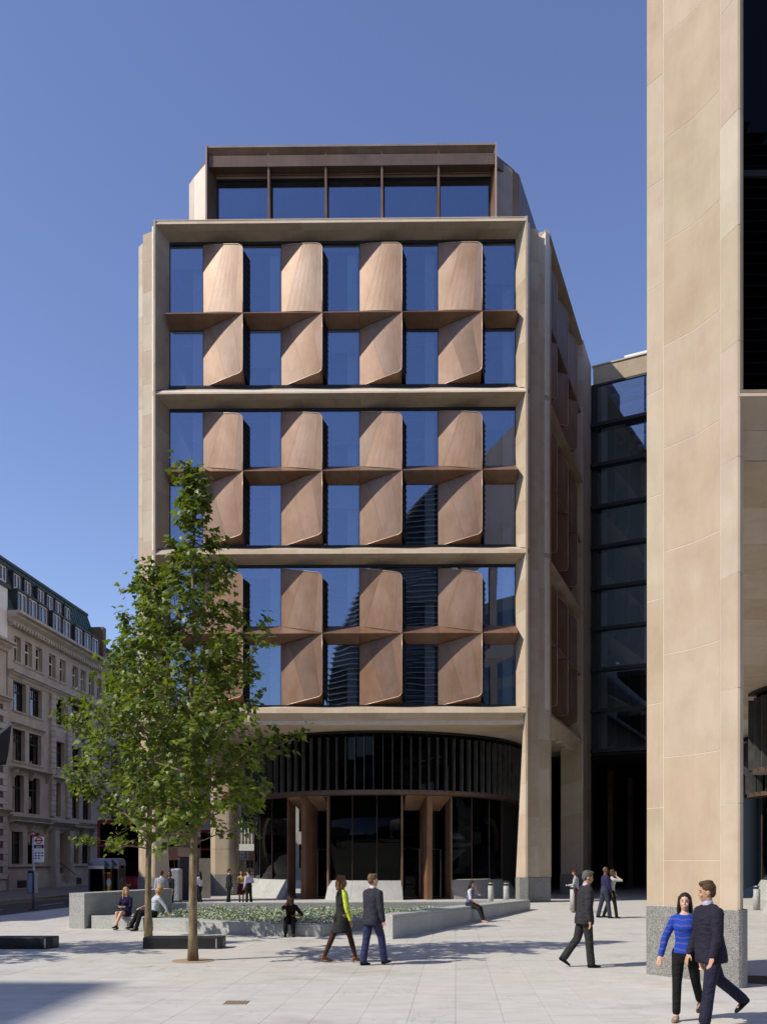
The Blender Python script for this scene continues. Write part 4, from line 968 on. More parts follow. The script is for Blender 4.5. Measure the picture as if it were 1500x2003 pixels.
# long wedge-shaped wall on the right
RW = thing('wedge_wall', 'long tapering granite wall running away to the right, woman in blue waistcoat on it', 'wall', (3, 29, 0))
r0, r1 = Vector(G2(768, 1838)), Vector(G2(1037, 1780)); i0, i1 = Vector(G2(753, 1836)), Vector(G2(1012, 1779))
iw = Vector((r1 - r0)).normalized(); nr = Vector((-iw.y, iw.x)) * .62
seatwall(RW, [r0, r1], [r0 + nr * .55 + Vector((-.05, .25)), r1 + nr * 1.3], (.62, .40), 5, captop=.07)
# planting: soil and silver-grey ground cover
bed = [Vector(wB) + Vector((.2, .6))] + [Vector(p) + Vector((.1, .45)) for p in fp[1:]] + [e1 + Vector((0, .3)), Vector(i1) + Vector((-.4, -.6)), b1 + Vector((0, .1)), b0 + Vector((0, .1)), far]
soil = MB().prism([tuple(p) for p in bed], -.01, .12).build('planting_bed', plain('soil', (.035, .028, .02), .95))
tag(soil, kind='structure')
def in_poly(p, poly):
    c = False; n = len(poly)
    for i in range(n):
        a, b_ = poly[i], poly[(i + 1) % n]
        if (a.y > p.y) != (b_.y > p.y) and p.x < (b_.x - a.x) * (p.y - a.y) / (b_.y - a.y) + a.x: c = not c
    return c
rg = random.Random(5); vs, fs = [], []
from mathutils import noise as mnoise
xs = [p.x for p in bed]; ys = [p.y for p in bed]; cnt = 0
while cnt < 15000:
    p = Vector((rg.uniform(min(xs), max(xs)), rg.uniform(min(ys), max(ys))))
    if not in_poly(p, bed): continue
    nz_ = mnoise.noise(Vector((p.x * 1.9, p.y * 1.3, 0)))
    if nz_ < -.12 and rg.random() < .9: continue
    h = .13 + .22 * (nz_ + .3) + rg.uniform(-.05, .05)
    L = rg.uniform(.05, .10); az = rg.uniform(0, 6.28); tl = rg.uniform(-.2, .9)
    d = Vector((math.cos(az) * math.cos(tl), math.sin(az) * math.cos(tl), math.sin(tl))) * L; s_ = Vector((-math.sin(az), math.cos(az), rg.uniform(-.3, .3))) * L * .42
    b0_ = Vector((p.x, p.y, h)); k = len(vs); vs += [b0_, b0_ + d * .5 + s_, b0_ + d, b0_ + d * .5 - s_]; fs.append((k, k + 1, k + 2, k + 3)); cnt += 1
me = bpy.data.meshes.new('ground_cover'); me.from_pydata([tuple(v) for v in vs], [], fs); me.materials.append(leafmat('silver_leaf', (.20, .26, .19), (.34, .40, .31), .6, .12))
tag(link('ground_cover', me), 'silver-grey ground cover plants filling the granite planter bed', 'plants', kind='stuff')
# black stone benches
def bench(label, x0, x1, y, wd=.55, h=.26):
    a, c = Vector(G2(x0, y)), Vector(G2(x1, y)); t = thing('stone_bench', label, 'bench', (*((a + c) / 2), 0), 'low black stone benches by the trees')
    n = Vector((0, 1)) * wd; L = (c - a).length
    body = [(a.x, a.y), (c.x - .12, c.y), (c.x, c.y + .16), (c.x, c.y + wd), (a.x, a.y + wd)]
    bevel(MB().prism(body, .0, h).build('block', M['black_stone'], t), .02, 3)
    MB().add([(c.x - .135, c.y - .004, h - .03), (c.x - .10, c.y - .004, h - .02), (c.x - .10, c.y - .004, .02), (c.x - .135, c.y - .004, .02)], [(0, 1, 2, 3)]).build('chamfer_joint', M['steel'], t)
bench('low black stone bench behind the front tree trunk', 279, 433, 1857.5)
bench('low black stone bench cut by the left edge of the square', -60, 98, 1857.5)
# drain covers and tree pit
def disc(name, label, cat, x, y, rx, mat, ring=None):
    p = gnd(x, y); t = MB().lathe([(rx, 0.0), (rx, .006)], p, 28).build(name, mat); tag(t, label, cat); return t
disc('manhole_cover', 'small round cover set in paving left of the front tree', 'cover', 282, 1891.5, .14, M['slab'])
disc('inspection_cover', 'tiny round cover set in paving right of the front tree', 'cover', 405, 1891.5, .06, M['slab'])
disc('round_cover', 'large round dark cover in the shadow of the corner pier', 'cover', 1492, 1918, .55, M['black_stone'])
gp = gnd(462, 1962.5); gr = thing('drain_grate', 'rusty square drain grate in the foreground paving', 'grate', gp)
rust = plain('rust', (.24, .15, .10), .8, var=.4, scale=30)
MB().box(gp.x - .17, gp.x + .17, gp.y - .17, gp.y + .17, .001, .003).build('frame', plain('rust_pale', (.42, .36, .31), .8), gr)
for k in range(8): MB().box(gp.x - .155 + k * .042, gp.x - .133 + k * .042, gp.y - .15, gp.y + .15, .003, .009).build('bar', rust, gr)

# ------------------------------------------------------------------ bollards
def bollard(x, y, label, h=.98, r=.13):
    p = gnd(x, y); t = thing('bollard', label, 'bollard', p, 'granite bollards by the arcade')
    MB().lathe([(r, -.02), (r, h - .14), (r - .012, h - .13)], p, 20).build('shaft', M['bench'], t, None, True)
    MB().lathe([(r - .05, h - .13), (r - .05, h - .05)], p, 16).build('neck', M['black'], t, None, True)
    MB().lathe([(r - .01, h - .05), (r - .01, h - .01), (r - .02, h)], p, 20).build('cap', M['steel'], t, None, True)
bollard(960, 1769.5, 'granite bollard in front of the drum, left one of the two')
bollard(990, 1770, 'granite bollard in front of the drum, right one beside the pier')
bollard(1121, 1782, 'granite bollard at the passage mouth behind the woman in grey')
bollard(1480, 1781, 'granite bollard at the right edge beside the corner pier')

# ------------------------------------------------------------------ trees
def leaf_shape():
    o = [(0, 0), (.20, .02), (.46, -.06), (.40, .18), (.56, .42), (.30, .44), (.20, .60), (.0, 1.0)]
    pts = o + [(-x, y) for x, y in reversed(o[1:-1])]
    return [(x, y - .0, -.16 * abs(x) - .12 * y * y) for x, y in pts]
LS = leaf_shape()
def tree(label, base, H, seed, prof, nb, leaves, singles, twist=0.0, low=2.3, r0=.088):
    rg = random.Random(seed); base = Vector(base)
    t = thing('plane_tree', label, 'tree', base, 'young plane trees on the square')
    tr = MB(); n = 16; path = []; wob = Vector((0, 0, 0))
    for i in range(n + 1):
        f = i / n; path.append(base + Vector((wob.x, wob.y, H * f * .985)))
        wob += Vector((rg.uniform(-.03, .03), rg.uniform(-.03, .03), 0)) * (0 if f < .15 else 1)
    rad = [r0 * (1.22 if i == 0 else 1) * (1 - .93 * (i / n) ** .9) + .006 for i in range(n + 1)]
    tr.tube(path, rad, 14)
    def tp(z):
        f = max(0, min(1, z / (H * .985))) * n; i = min(int(f), n - 1); return path[i].lerp(path[i + 1], f - i)
    def plen(z):
        for (z0, l0), (z1, l1) in zip(prof[:-1], prof[1:]):
            if z0 <= z <= z1: return l0 + (l1 - l0) * (z - z0) / (z1 - z0)
        return .2
    br = MB(); pos = []; az = rg.uniform(0, 6.28)
    for k in range(nb):
        z = low + (H - low - .25) * (k / (nb - 1)) ** 1.12; az += 2.4 + rg.uniform(-.4, .4)
        L = plen(z) * rg.uniform(.72, 1.12); f = (z - low) / (H - low)
        el = R(rg.uniform(5, 30) + 32 * f) ; s = tp(z); d = Vector((math.cos(az) * math.cos(el), math.sin(az) * math.cos(el), math.sin(el)))
        pts = [s]; cur = d.copy(); m = 6
        for i in range(m):
            cur = (cur + Vector((rg.uniform(-.16, .16), rg.uniform(-.16, .16), rg.uniform(-.06, .16)))).normalized(); pts.append(pts[-1] + cur * L / m)
        rb = max(.006, .034 * (L / 2.6)); br.tube(pts, [rb * (1 - .8 * i / m) for i in range(m + 1)], 5)
        ns = max(3, int(L * 5.5))
        for j in range(ns):
            f2 = .22 + .78 * (j + rg.random()) / ns; i = min(int(f2 * m), m - 1); q = pts[i].lerp(pts[i + 1], f2 * m - i)
            sd_ = Vector((rg.gauss(0, 1), rg.gauss(0, 1), rg.gauss(.25, .6))).normalized(); sd_ = (sd_ + cur * .6).normalized()
            l2 = (.22 + .5 * rg.random()) * min(1, L / 1.6 + .25); pts2 = [q]; c2 = sd_.copy()
            for i2 in range(3): c2 = (c2 + Vector((rg.uniform(-.25, .25), rg.uniform(-.25, .25), rg.uniform(-.2, .15)))).normalized(); pts2.append(pts2[-1] + c2 * l2 / 3)
            br.tube(pts2, [rb * .32 + .002, rb * .22 + .002, .003, .002], 4)
            for i2 in range(1, 4): pos += [(pts2[i2], c2, 1.0)] * 2
            pos.append((pts2[-1], c2, 1.0))
        pos += [(pts[-1], cur, .8)] * 3
    for i in range(26): pos.append((tp(H * (1 - .16 * rg.random())), Vector((0, 0, 1)), .7))
    trunk = tr.build('trunk', M['bark'], t, None, True); br.build('branches', M['bark'], t, None, True)
    V = np.array(LS); nl = len(LS); A = []; Fc = []; sing = []
    for i in range(leaves):
        q, d, sc = rg.choice(pos)
        q = q + Vector((rg.gauss(0, .075), rg.gauss(0, .075), rg.gauss(-.01, .07)))
        outw = Vector((q.x - base.x, q.y - base.y, 0)); outw = outw.normalized() if outw.length > .01 else Vector((1, 0, 0))
        tip = (outw * .7 + Vector((rg.gauss(0, .6), rg.gauss(0, .6), rg.gauss(-.55, .45)))).normalized()
        up = Vector((rg.gauss(0, .5), rg.gauss(0, .5), 1)) + outw * .5; side = tip.cross(up); side.normalize(); nrm = side.cross(tip)
        s = rg.uniform(.09, .175) * (sc if rg.random() < .7 else .8)
        m = Matrix(((side.x * s, tip.x * s, nrm.x * s, q.x), (side.y * s, tip.y * s, nrm.y * s, q.y), (side.z * s, tip.z * s, nrm.z * s, q.z), (0, 0, 0, 1)))
        if len(sing) < singles and s > .125 and (q - Vector((0, 0, 2))).length < (base - Vector((0, 0, 2))).length + .1 - rg.random() * 1.2: sing.append(m); continue
        w_ = V @ np.array(m)[:3, :3].T + np.array(m)[:3, 3]; k = len(A) * nl; A.append(w_)
        Fc += [(k + 0, k + 1, k + 2, k + 3, k + 4), (k + 0, k + 4, k + 5, k + 6, k + 7), (k + 0, k + 7, k + 8, k + 9), (k + 0, k + 9, k + 10, k + 11, k + 12, k + 13)] if False else \
              [(k, k + 1, k + 2, k + 3), (k, k + 3, k + 4, k + 5), (k, k + 5, k + 6, k + 7), (k, k + 7, k + 8, k + 9), (k, k + 9, k + 10, k + 11), (k, k + 11, k + 12, k + 13)]
    me = bpy.data.meshes.new('crown'); me.from_pydata(np.concatenate(A).tolist(), [], Fc); me.materials.append(M['leaf'])
    cr = tag(link('crown', me, t), kind='stuff')
    for m in sing: link('leaf', LEAF, cr, m)
    return t
M['bark'] = bark('plane_bark'); M['leaf'] = leafmat('plane_leaf', (.052, .080, .010), (.130, .172, .022), .44, .38)
me = bpy.data.meshes.new('leaf'); me.from_pydata(LS, [], [(0, 1, 2, 3), (0, 3, 4, 5), (0, 5, 6, 7), (0, 7, 8, 9), (0, 9, 10, 11), (0, 11, 12, 13)]); me.materials.append(M['leaf']); LEAF = me
PROF = [(2.2, 1.9), (2.8, 2.5), (3.6, 2.75), (4.6, 2.45), (5.6, 1.95), (6.6, 1.35), (7.6, .85), (8.6, .55), (9.4, .32), (10.2, .15)]
tree('young plane tree in front with the tallest crown reaching past the second floor', gnd(377.5, 1880.5), 9.85, 21, [(z, l * .84) for z, l in PROF], 66, 7400, 170)
tree('young plane tree rising behind the black bench, further back', gnd(290, 1835.5), 9.6, 33, PROF, 64, 7800, 110)
tree('young plane tree outside the left edge, seen only by its shadow', (-12.9, 17.4, 0), 9.4, 45, PROF, 60, 7000, 0)
# bare circle of rusty gravel round the front trunk
p = gnd(377.5, 1880.5)
pit = MB().lathe([(.42, 0.0), (.42, .006), (.36, .007)], p, 32).build('tree_pit', plain('resin_gravel', (.34, .25, .18), .9, var=.25, scale=20)); tag(pit, 'round rust-coloured tree pit at the foot of the front tree', 'tree pit')

# ------------------------------------------------------------------ bus stop, kiosks, buses, hoarding, flag
def text_mesh(body, size, M_, mat, name, parent, ext=.002):
    cu = bpy.data.curves.new(name, 'FONT'); cu.body = body; cu.size = size; cu.align_x = 'CENTER'; cu.align_y = 'CENTER'; cu.extrude = ext
    o = bpy.data.objects.new(name + '_src', cu); C.objects.link(o); dg = bpy.context.evaluated_depsgraph_get()
    me = bpy.data.meshes.new_from_object(o.evaluated_get(dg)); bpy.data.objects.remove(o); me.materials.append(mat); me.transform(M_)
    return link(name, me, parent)
def facing(p, rz=0.0):   # upright plane whose front looks to -Y, turned by rz
    return Matrix.Translation(p) @ Matrix.Rotation(rz, 4, 'Z') @ Matrix.Rotation(R(90), 4, 'X')
red = plain('sign_red', (.36, .012, .02), .45, var=.08); blue = plain('sign_blue', (.015, .03, .16), .45, var=.08); navy = plain('sign_navy', (.012, .014, .04), .5)
sp = gnd(65.5, 1780); s = F / sp.y
BS = thing('bus_stop', 'bus stop pole with red ring sign and timetable board by the kerb', 'bus stop', sp)
MB().tube([sp, sp + Vector((0, 0, 3.0))], .055, 10).build('pole', M['steel'], BS, None, True)
MB().lathe([(.22, -.01), (.2, .03), (.07, .06)], sp, 18).build('base', M['black'], BS)
hx = lambda x: sp.x + (x - 65.5) / s; hz_ = lambda y: 2 + (HY - y) / s; yy = sp.y - .07
def ring(c, r0, r1, yv, mat, name, parent, n=32):
    m = MB(); m.add([(c[0] + r * math.cos(2 * math.pi * k / n), yv, c[1] + r * math.sin(2 * math.pi * k / n)) for r in (r0, r1) for k in range(n)], [(k, (k + 1) % n, n + (k + 1) % n, n + k) for k in range(n)]); return m.build(name, mat, parent)
dc = (hx(65.2), hz_(1631.5)); dk = MB(); dk.add([(dc[0] + .112 * math.cos(2 * math.pi * k / 24), y_, dc[1] + .112 * math.sin(2 * math.pi * k / 24)) for y_ in (yy, yy + .04) for k in range(24)], [tuple(range(24)), tuple(reversed(range(24, 48)))] + [(k, (k + 1) % 24, 24 + (k + 1) % 24, 24 + k) for k in range(24)]).build('stop_letter_disc', red, BS)
text_mesh('MB', .115, facing(Vector((dc[0], yy - .004, dc[1]))), M['white'], 'stop_letters', BS)
pl0, pl1, pt_, pm, pb = hx(68), hx(87.5), hz_(1637.5), hz_(1653), hz_(1687.5)
MB().box(pl0, pl1, yy - .01, yy + .02, pb, pt_).build('sign_panel', M['white'], BS)
rc = ((pl0 + pl1) / 2, (pt_ + pm) / 2 + .01)
ring(rc, .098, .14, yy - .013, red, 'ring_emblem', BS); MB().box(rc[0] - .17, rc[0] + .17, yy - .019, yy - .015, rc[1] - .028, rc[1] + .028).build('emblem_bar', red, BS)
MB().box(pl0, pl1, yy - .016, yy - .012, pm - .03, pm).build('red_strip', red, BS); MB().box(pl0, pl1, yy - .016, yy - .012, pm - .14, pm - .03).build('name_strip', navy, BS)
mk = MB()
for j, n in ((0, 5), (1, 4)): mk.box(rc[0] - .12, rc[0] + .12, yy - .02, yy - .017, pm - .075 - j * .04, pm - .06 - j * .04)
mk.build('name_lettering', M['white'], BS)
mk = MB()
for j in range(3):
    for k in range(3 if j < 2 else 2): mk.box(pl0 + .03 + k * .135, pl0 + .11 + k * .135, yy - .016, yy - .012, pm - .36 - j * .11, pm - .31 - j * .11)
mk.build('route_numbers', blue, BS)
tb = thing('timetable_case', 'dark blue timetable case fixed to the bus stop pole', 'sign', (sp.x - .1, sp.y, .6))
bpy.data.objects.remove(tb)
MB().box(hx(57), hx(68.5), yy - .09, yy - .02, hz_(1748.5), hz_(1704)).build('timetable_case', navy, BS)
MB().box(hx(58), hx(66.5), yy - .095, yy - .091, hz_(1747), hz_(1709)).build('timetable', plain('timetable_paper', (.20, .27, .38), .6, var=.3, scale=25), BS)
MB().box(hx(69.5), hx(75), yy - .05, yy + .02, hz_(1747.5), hz_(1707)).build('side_notice', plain('notice', (.42, .44, .38), .6), BS)
# two booths with arched blue roofs
def kiosk(x0, x1, Y, label, ad):
    a, c = X_(x0, Y), X_(x1, Y); t = thing('phone_kiosk', label, 'kiosk', ((a + c) / 2, Y, 0), 'telephone kiosks by the road'); dp = .95; h = 1.78
    for px_ in (a, c - .07):
        for py in (Y, Y + dp - .07): MB().box(px_, px_ + .07, py, py + .07, 0, h).build('post', M['dark'], t)
    for q in ([(a + .07, Y + .02), (c - .07, Y + .02)], [(a + .07, Y + dp - .04), (c - .07, Y + dp - .04)]): MB().box(q[0][0], q[1][0], q[0][1], q[0][1] + .015, .25, h - .12).build('glass_side', M['glass_dark'], t)
    for xx in (a + .02, c - .035): MB().box(xx, xx + .015, Y + .07, Y + dp - .07, .25, h - .12).build('glass_side', M['glass_dark'], t)
    n = 10; prof = [(a - .03, h)] + [((a + c) / 2 - (c - a + .06) / 2 * math.cos(math.pi * k / n), h + .32 * math.sin(math.pi * k / n)) for k in range(1, n)] + [(c + .03, h)]
    m = MB(); m.add([(p_[0], y_, p_[1]) for y_ in (Y - .03, Y + dp + .03) for p_ in prof] , [tuple(range(n + 1)), tuple(reversed(range(n + 1, 2 * n + 2)))] + [(k, k + 1, n + 2 + k, n + 1 + k) for k in range(n)] + [(n, 0, n + 1, 2 * n + 1)])
    m.build('roof', plain('kiosk_roof', (.05, .06, .13), .5), t)
    MB().box(a, c, Y - .02, Y + .02, h - .14, h + .02).build('header', M['steel'], t)
    MB().box(a + .05, c - .05, Y + .45, Y + .6, .9, 1.4).build('telephone', M['dark'], t)
    if ad:
        MB().box(a + .10, c - .06, Y - .012, Y + .005, .12, 1.5).build('poster', plain('yellow_poster', (.55, .40, .02), .5, var=.08), t)
        MB().lathe([(.12, 0), (.12, .004)], (0, 0, 0), 20).build('poster_patch', plain('poster_white', (.6, .6, .55), .5), t, Matrix.Translation(((a + c) / 2 + .03, Y - .016, 1.05)) @ Matrix.Rotation(R(90), 4, 'X') @ Matrix.Diagonal((.8, 1.5, 1, 1)))
        MB().box(a + .11, a + .24, Y - .018, Y - .014, 1.22, 1.42).build('poster_mark', red, t); MB().box(a + .11, a + .3, Y - .018, Y - .014, .2, .62).build('poster_figure', plain('poster_lilac', (.25, .16, .3), .5), t)
kiosk(173, 204, 38.0, 'telephone kiosk with blue arched roof and dark glass, left of the poster', False)
kiosk(205, 218.5, 38.4, 'telephone kiosk with a yellow poster on its front', True)
kiosk(219.5, 232, 38.7, 'telephone kiosk with grey side, right of the yellow poster', False)
def bus(label, Y0, Xr, L=11.0, ad=False):
    FB = frm((sx(Xr, Y0), Y0, -.13), (0.068, 1)); W = 2.5; H = 4.35
    t = thing('double_decker_bus', label, 'bus', tuple(FB @ Vector((L / 2, W / 2, 0))), 'red double-decker buses in the street')
    br_ = plain('bus_red', (.19, .008, .010), .28, var=.06, coat=.5)
    o = MB(); o.box(0, L, 0, W, .35, 1.35); o.box(0, L, 0, W, 2.15, 2.95); o.box(0, L, 0, W, 3.65, H)
    for u in list(np.linspace(0, L - .12, 9)): o.box(u, u + .12, 0.0, W, 1.35, 2.15); o.box(u, u + .12, 0, W, 2.95, 3.65)
    o.box(.05, .12, .05, W - .05, .35, H - .05)
    bevel(o.build('body', br_, t, FB), .05, 2)
    for k, (z0, z1) in enumerate(((1.35, 2.15), (2.95, 3.65))):
        us = list(np.linspace(0, L - .12, 9))
        for a, c in zip(us[:-1], us[1:]): MB().box(a + .12, c, .015, .03, z0, z1).build('side_window', M['glass_dark'], t, FB)
    MB().box(-.01, 0, .18, W - .18, 1.3, 2.85).build('rear_window', M['glass_dark'], t, FB); MB().box(-.01, 0, .18, W - .18, 3.05, 4.1).build('rear_window', M['glass_dark'], t, FB)
    MB().box(.3, L - .3, .1, W - .1, .9, 3.9).build('inside', M['shade_black'], t, FB)
    for u in (1.9, 8.3):
        for wv in (.02, W - .3):
            wh = MB().lathe([(.48, 0), (.48, .26), (.3, .27)], (0, 0, 0), 20).build('wheel', M['black'], t, FB @ Matrix.Translation((u, wv + .27, .48)) @ Matrix.Rotation(R(90), 4, 'X'))
    for wv in (.2, W - .45): MB().box(-.03, 0, wv, wv + .25, .8, 1.15).build('tail_light', red, t, FB)
    if ad:
        MB().box(2.0, 9.0, -.012, .0, 2.2, 2.92).build('advert', plain('bus_advert', (.45, .42, .40), .5, var=.5, scale=1.6), t, FB); MB().box(7.4, 8.6, -.016, -.012, 2.25, 2.85).build('advert_patch', plain('bus_advert_blue', (.03, .16, .32), .5, var=.4, scale=3), t, FB)
    else:
        text_mesh('City Tour', .20, FB @ Matrix.Translation((-.015, 1.0, .82)) @ Matrix.Rotation(R(-90), 4, 'Z') @ Matrix.Rotation(R(90), 4, 'X') @ Matrix.Shear('XY', 4, (.25, 0)), M['white'], 'rear_lettering', t)
        MB().box(.4, 9.4, -.012, 0, 2.28, 2.38).build('red_stripe', red, t, FB)
bus('red double-decker bus behind the kiosks with white script on its side', 47.5, -12.75)
bus('red double-decker bus further along the street with a bright side advert', 63, -12.75, ad=True)
# site hoarding between the columns
HO = thing('site_hoarding', 'dark grey hoarding panels between the arcade columns', 'hoarding', (-9, 46, 0))
hp = [pt(352, 45.0), pt(390, 45.8), pt(412, 47.5)]
for k, (x0, x1, Y, top) in enumerate(((352, 369, 44.6, 2.18), (369.5, 388.5, 45.0, 2.2), (389, 411.5, 46.6, 2.12))):
    MB().box(X_(x0, Y), X_(x1, Y), Y, Y + .06, 0, top).build('panel', plain('hoarding_%d' % k, ((.06, .06, .075), (.075, .075, .09), (.15, .135, .125))[k], .7, var=.15), HO)
WP = thing('wrapped_pallet', 'pale sheeted stack of building material beside the hoarding', 'covered stack', (-9.7, 40, 0))
x0, x1 = X_(334, 41), X_(351, 41.2)
bevel(MB().prism([(x0, 41), (x1, 41.1), (x1 - .02, 41.9), (x0, 41.9)], .1, [1.62, 1.58, 1.6, 1.64]).build('sheeting', cloth('pale_sheet', (.40, .40, .42)), WP), .06, 3)
MB().box(x0, x1, 41.05, 41.8, 0, .1).build('pallet', M['dark'], WP)
CA = thing('site_cage', 'metal mesh cage and white board beyond the three people talking', 'fence', (-8, 56, 0))
xa, xb = X_(461, 56), X_(499, 56); cg = MB()
for k in range(10): xx = xa + (xb - xa) * k / 9; cg.tube([(xx, 56, .9), (xx, 56, 2.6)], .022, 5)
for k in range(9): cg.tube([(xa, 56, .9 + k * .21), (xb, 56, .9 + k * .21)], .022, 5)
cg.build('mesh_bars', M['black'], CA); MB().box(xa, xb, 56.1, 56.16, 0, 1.05).build('board', M['white'], CA); MB().box(xa, xb, 56.02, 56.2, 2.62, 3.05).build('top_board', M['white'], CA)
for k in range(6): MB().tube([(xa + .2 + k * .22, 57, 2.9), (xa + .2 + k * .22, 57, 4.1)], .03, 6).build('site_pole', M['white'], CA)
MB().box(xa + .4, xa + 1.1, 55.6, 55.66, 0, .32).build('yellow_board', plain('site_yellow', (.6, .34, .03), .6), CA)
# flag on the old building
FLG = thing('flag', 'black flag with a faint dark emblem hanging from a pole at the far left', 'flag', tuple(FO @ Vector((.5, 0, 10))))
pa, pb_ = FO @ Vector((ua(22), 0, 11.6)), None
pol = [at(24, 1415, 57.5), at(-22, 1452, 52.5)]
MB().tube([pol[0], pol[1]], .05, 8).build('pole', M['steel'], FLG); MB().lathe([(.03, -.08), (.1, 0), (.03, .08)], pol[0], 10).build('finial', M['black'], FLG)
m = MB(); nu, nv = 10, 8; vs = []
for j in range(nv + 1):
    for i in range(nu + 1):
        f = i / nu; a = pol[0].lerp(pol[1], f * .8 + .03); bx_ = at(13 - 30 * f, 1497, 57.0 - 4 * f)
        q = a.lerp(bx_, j / nv); q.y += .12 * math.sin(f * 9 + j * .5) * (j / nv); vs.append(q)
m.add(vs, [(j * (nu + 1) + i, j * (nu + 1) + i + 1, (j + 1) * (nu + 1) + i + 1, (j + 1) * (nu + 1) + i) for j in range(nv) for i in range(nu)])
fl = m.build('cloth', cloth('flag_cloth', (.03, .03, .035)), FLG, None, True); so_ = fl.modifiers.new('thickness', 'SOLIDIFY'); so_.thickness = .01
cc = at(2, 1459, 56.0); 
ring((cc.x, cc.z), .22, .30, cc.y - .35, plain('flag_emblem', (.10, .10, .11), .8), 'emblem', FLG)
# ------------------------------------------------------------------ people
PENDING = []
SK = {}
def skin(col):
    if col not in SK:
        m, t, out = nodes('skin'); b = bsdf(t, out, col, 0.5, 0, 0.35, (noise(t, 60), .05)); b.inputs['Subsurface Weight'].default_value = .08; SK[col] = m
    return SK[col]
CL = {}
def cl(col, kind=None):
    k = (col, kind)
    if k not in CL: CL[k] = cloth('cloth', col)
    return CL[k]
class Prim(MB):
    def ell(s, c, r, Rm=None, nu=12, nv=8):
        vs, c = [], Vector(c)
        for j in range(nv + 1):
            th = math.pi * j / nv
            for i in range(nu):
                ph = 2 * math.pi * i / nu; v = Vector((r[0] * math.sin(th) * math.cos(ph), r[1] * math.sin(th) * math.sin(ph), r[2] * math.cos(th)))
                vs.append(c + (Rm @ v if Rm else v))
        fs = [(j*nu + i, (j+1)*nu + i, (j+1)*nu + (i+1) % nu, j*nu + (i+1) % nu) for j in range(nv) for i in range(nu)]
        return s.add(vs, fs)
    def cone(s, a, b, ra, rb, seg=12):
        a, b = Vector(a), Vector(b); d = b - a; L = d.length
        if L < 1e-5: return s.ell(a, (ra,) * 3)
        d /= L; pts, rad = [], []
        for q in (-1, -.8, -.45, 0): pts.append(a + d * ra * q); rad.append(max(.0008, ra * math.sqrt(max(0, 1 - q * q))))
        for q in (0, .45, .8, 1): pts.append(b + d * rb * q); rad.append(max(.0008, rb * math.sqrt(max(0, 1 - q * q))))
        return s.tube(pts, rad, seg)
    def loft(s, rings, seg=18):     # rings: (centre, right axis, forward axis, rx, ry)
        vs = []
        for c, ax, ay, rx, ry in rings:
            for k in range(seg):
                t = 2 * math.pi * k / seg; cx_, sy = math.cos(t), math.sin(t)
                e = .82; cx_ = math.copysign(abs(cx_) ** e, cx_); sy = math.copysign(abs(sy) ** e, sy)
                vs.append(c + ax * rx * cx_ + ay * ry * sy)
        n = len(rings)
        fs = [(i*seg + k, i*seg + (k+1) % seg, (i+1)*seg + (k+1) % seg, (i+1)*seg + k) for i in range(n-1) for k in range(seg)]
        return s.add(vs, fs + [tuple(reversed(range(seg))), tuple(range((n-1)*seg, n*seg))])
    def remesh(s, name, mat, parent, vox, it=3):
        o = s.build(name, mat, parent); PENDING.append((o, vox, it)); return o
def ik(a, t, l1, l2, pole):
    a, t, pole = Vector(a), Vector(t), Vector(pole); d = t - a; L = min(d.length, (l1 + l2) * .995); d.normalize(); t = a + d * L
    x = (l1 * l1 - l2 * l2 + L * L) / (2 * L); h = math.sqrt(max(0, l1 * l1 - x * x)); p = (pole - d * pole.dot(d)).normalized()
    return a + d * x + p * h, t
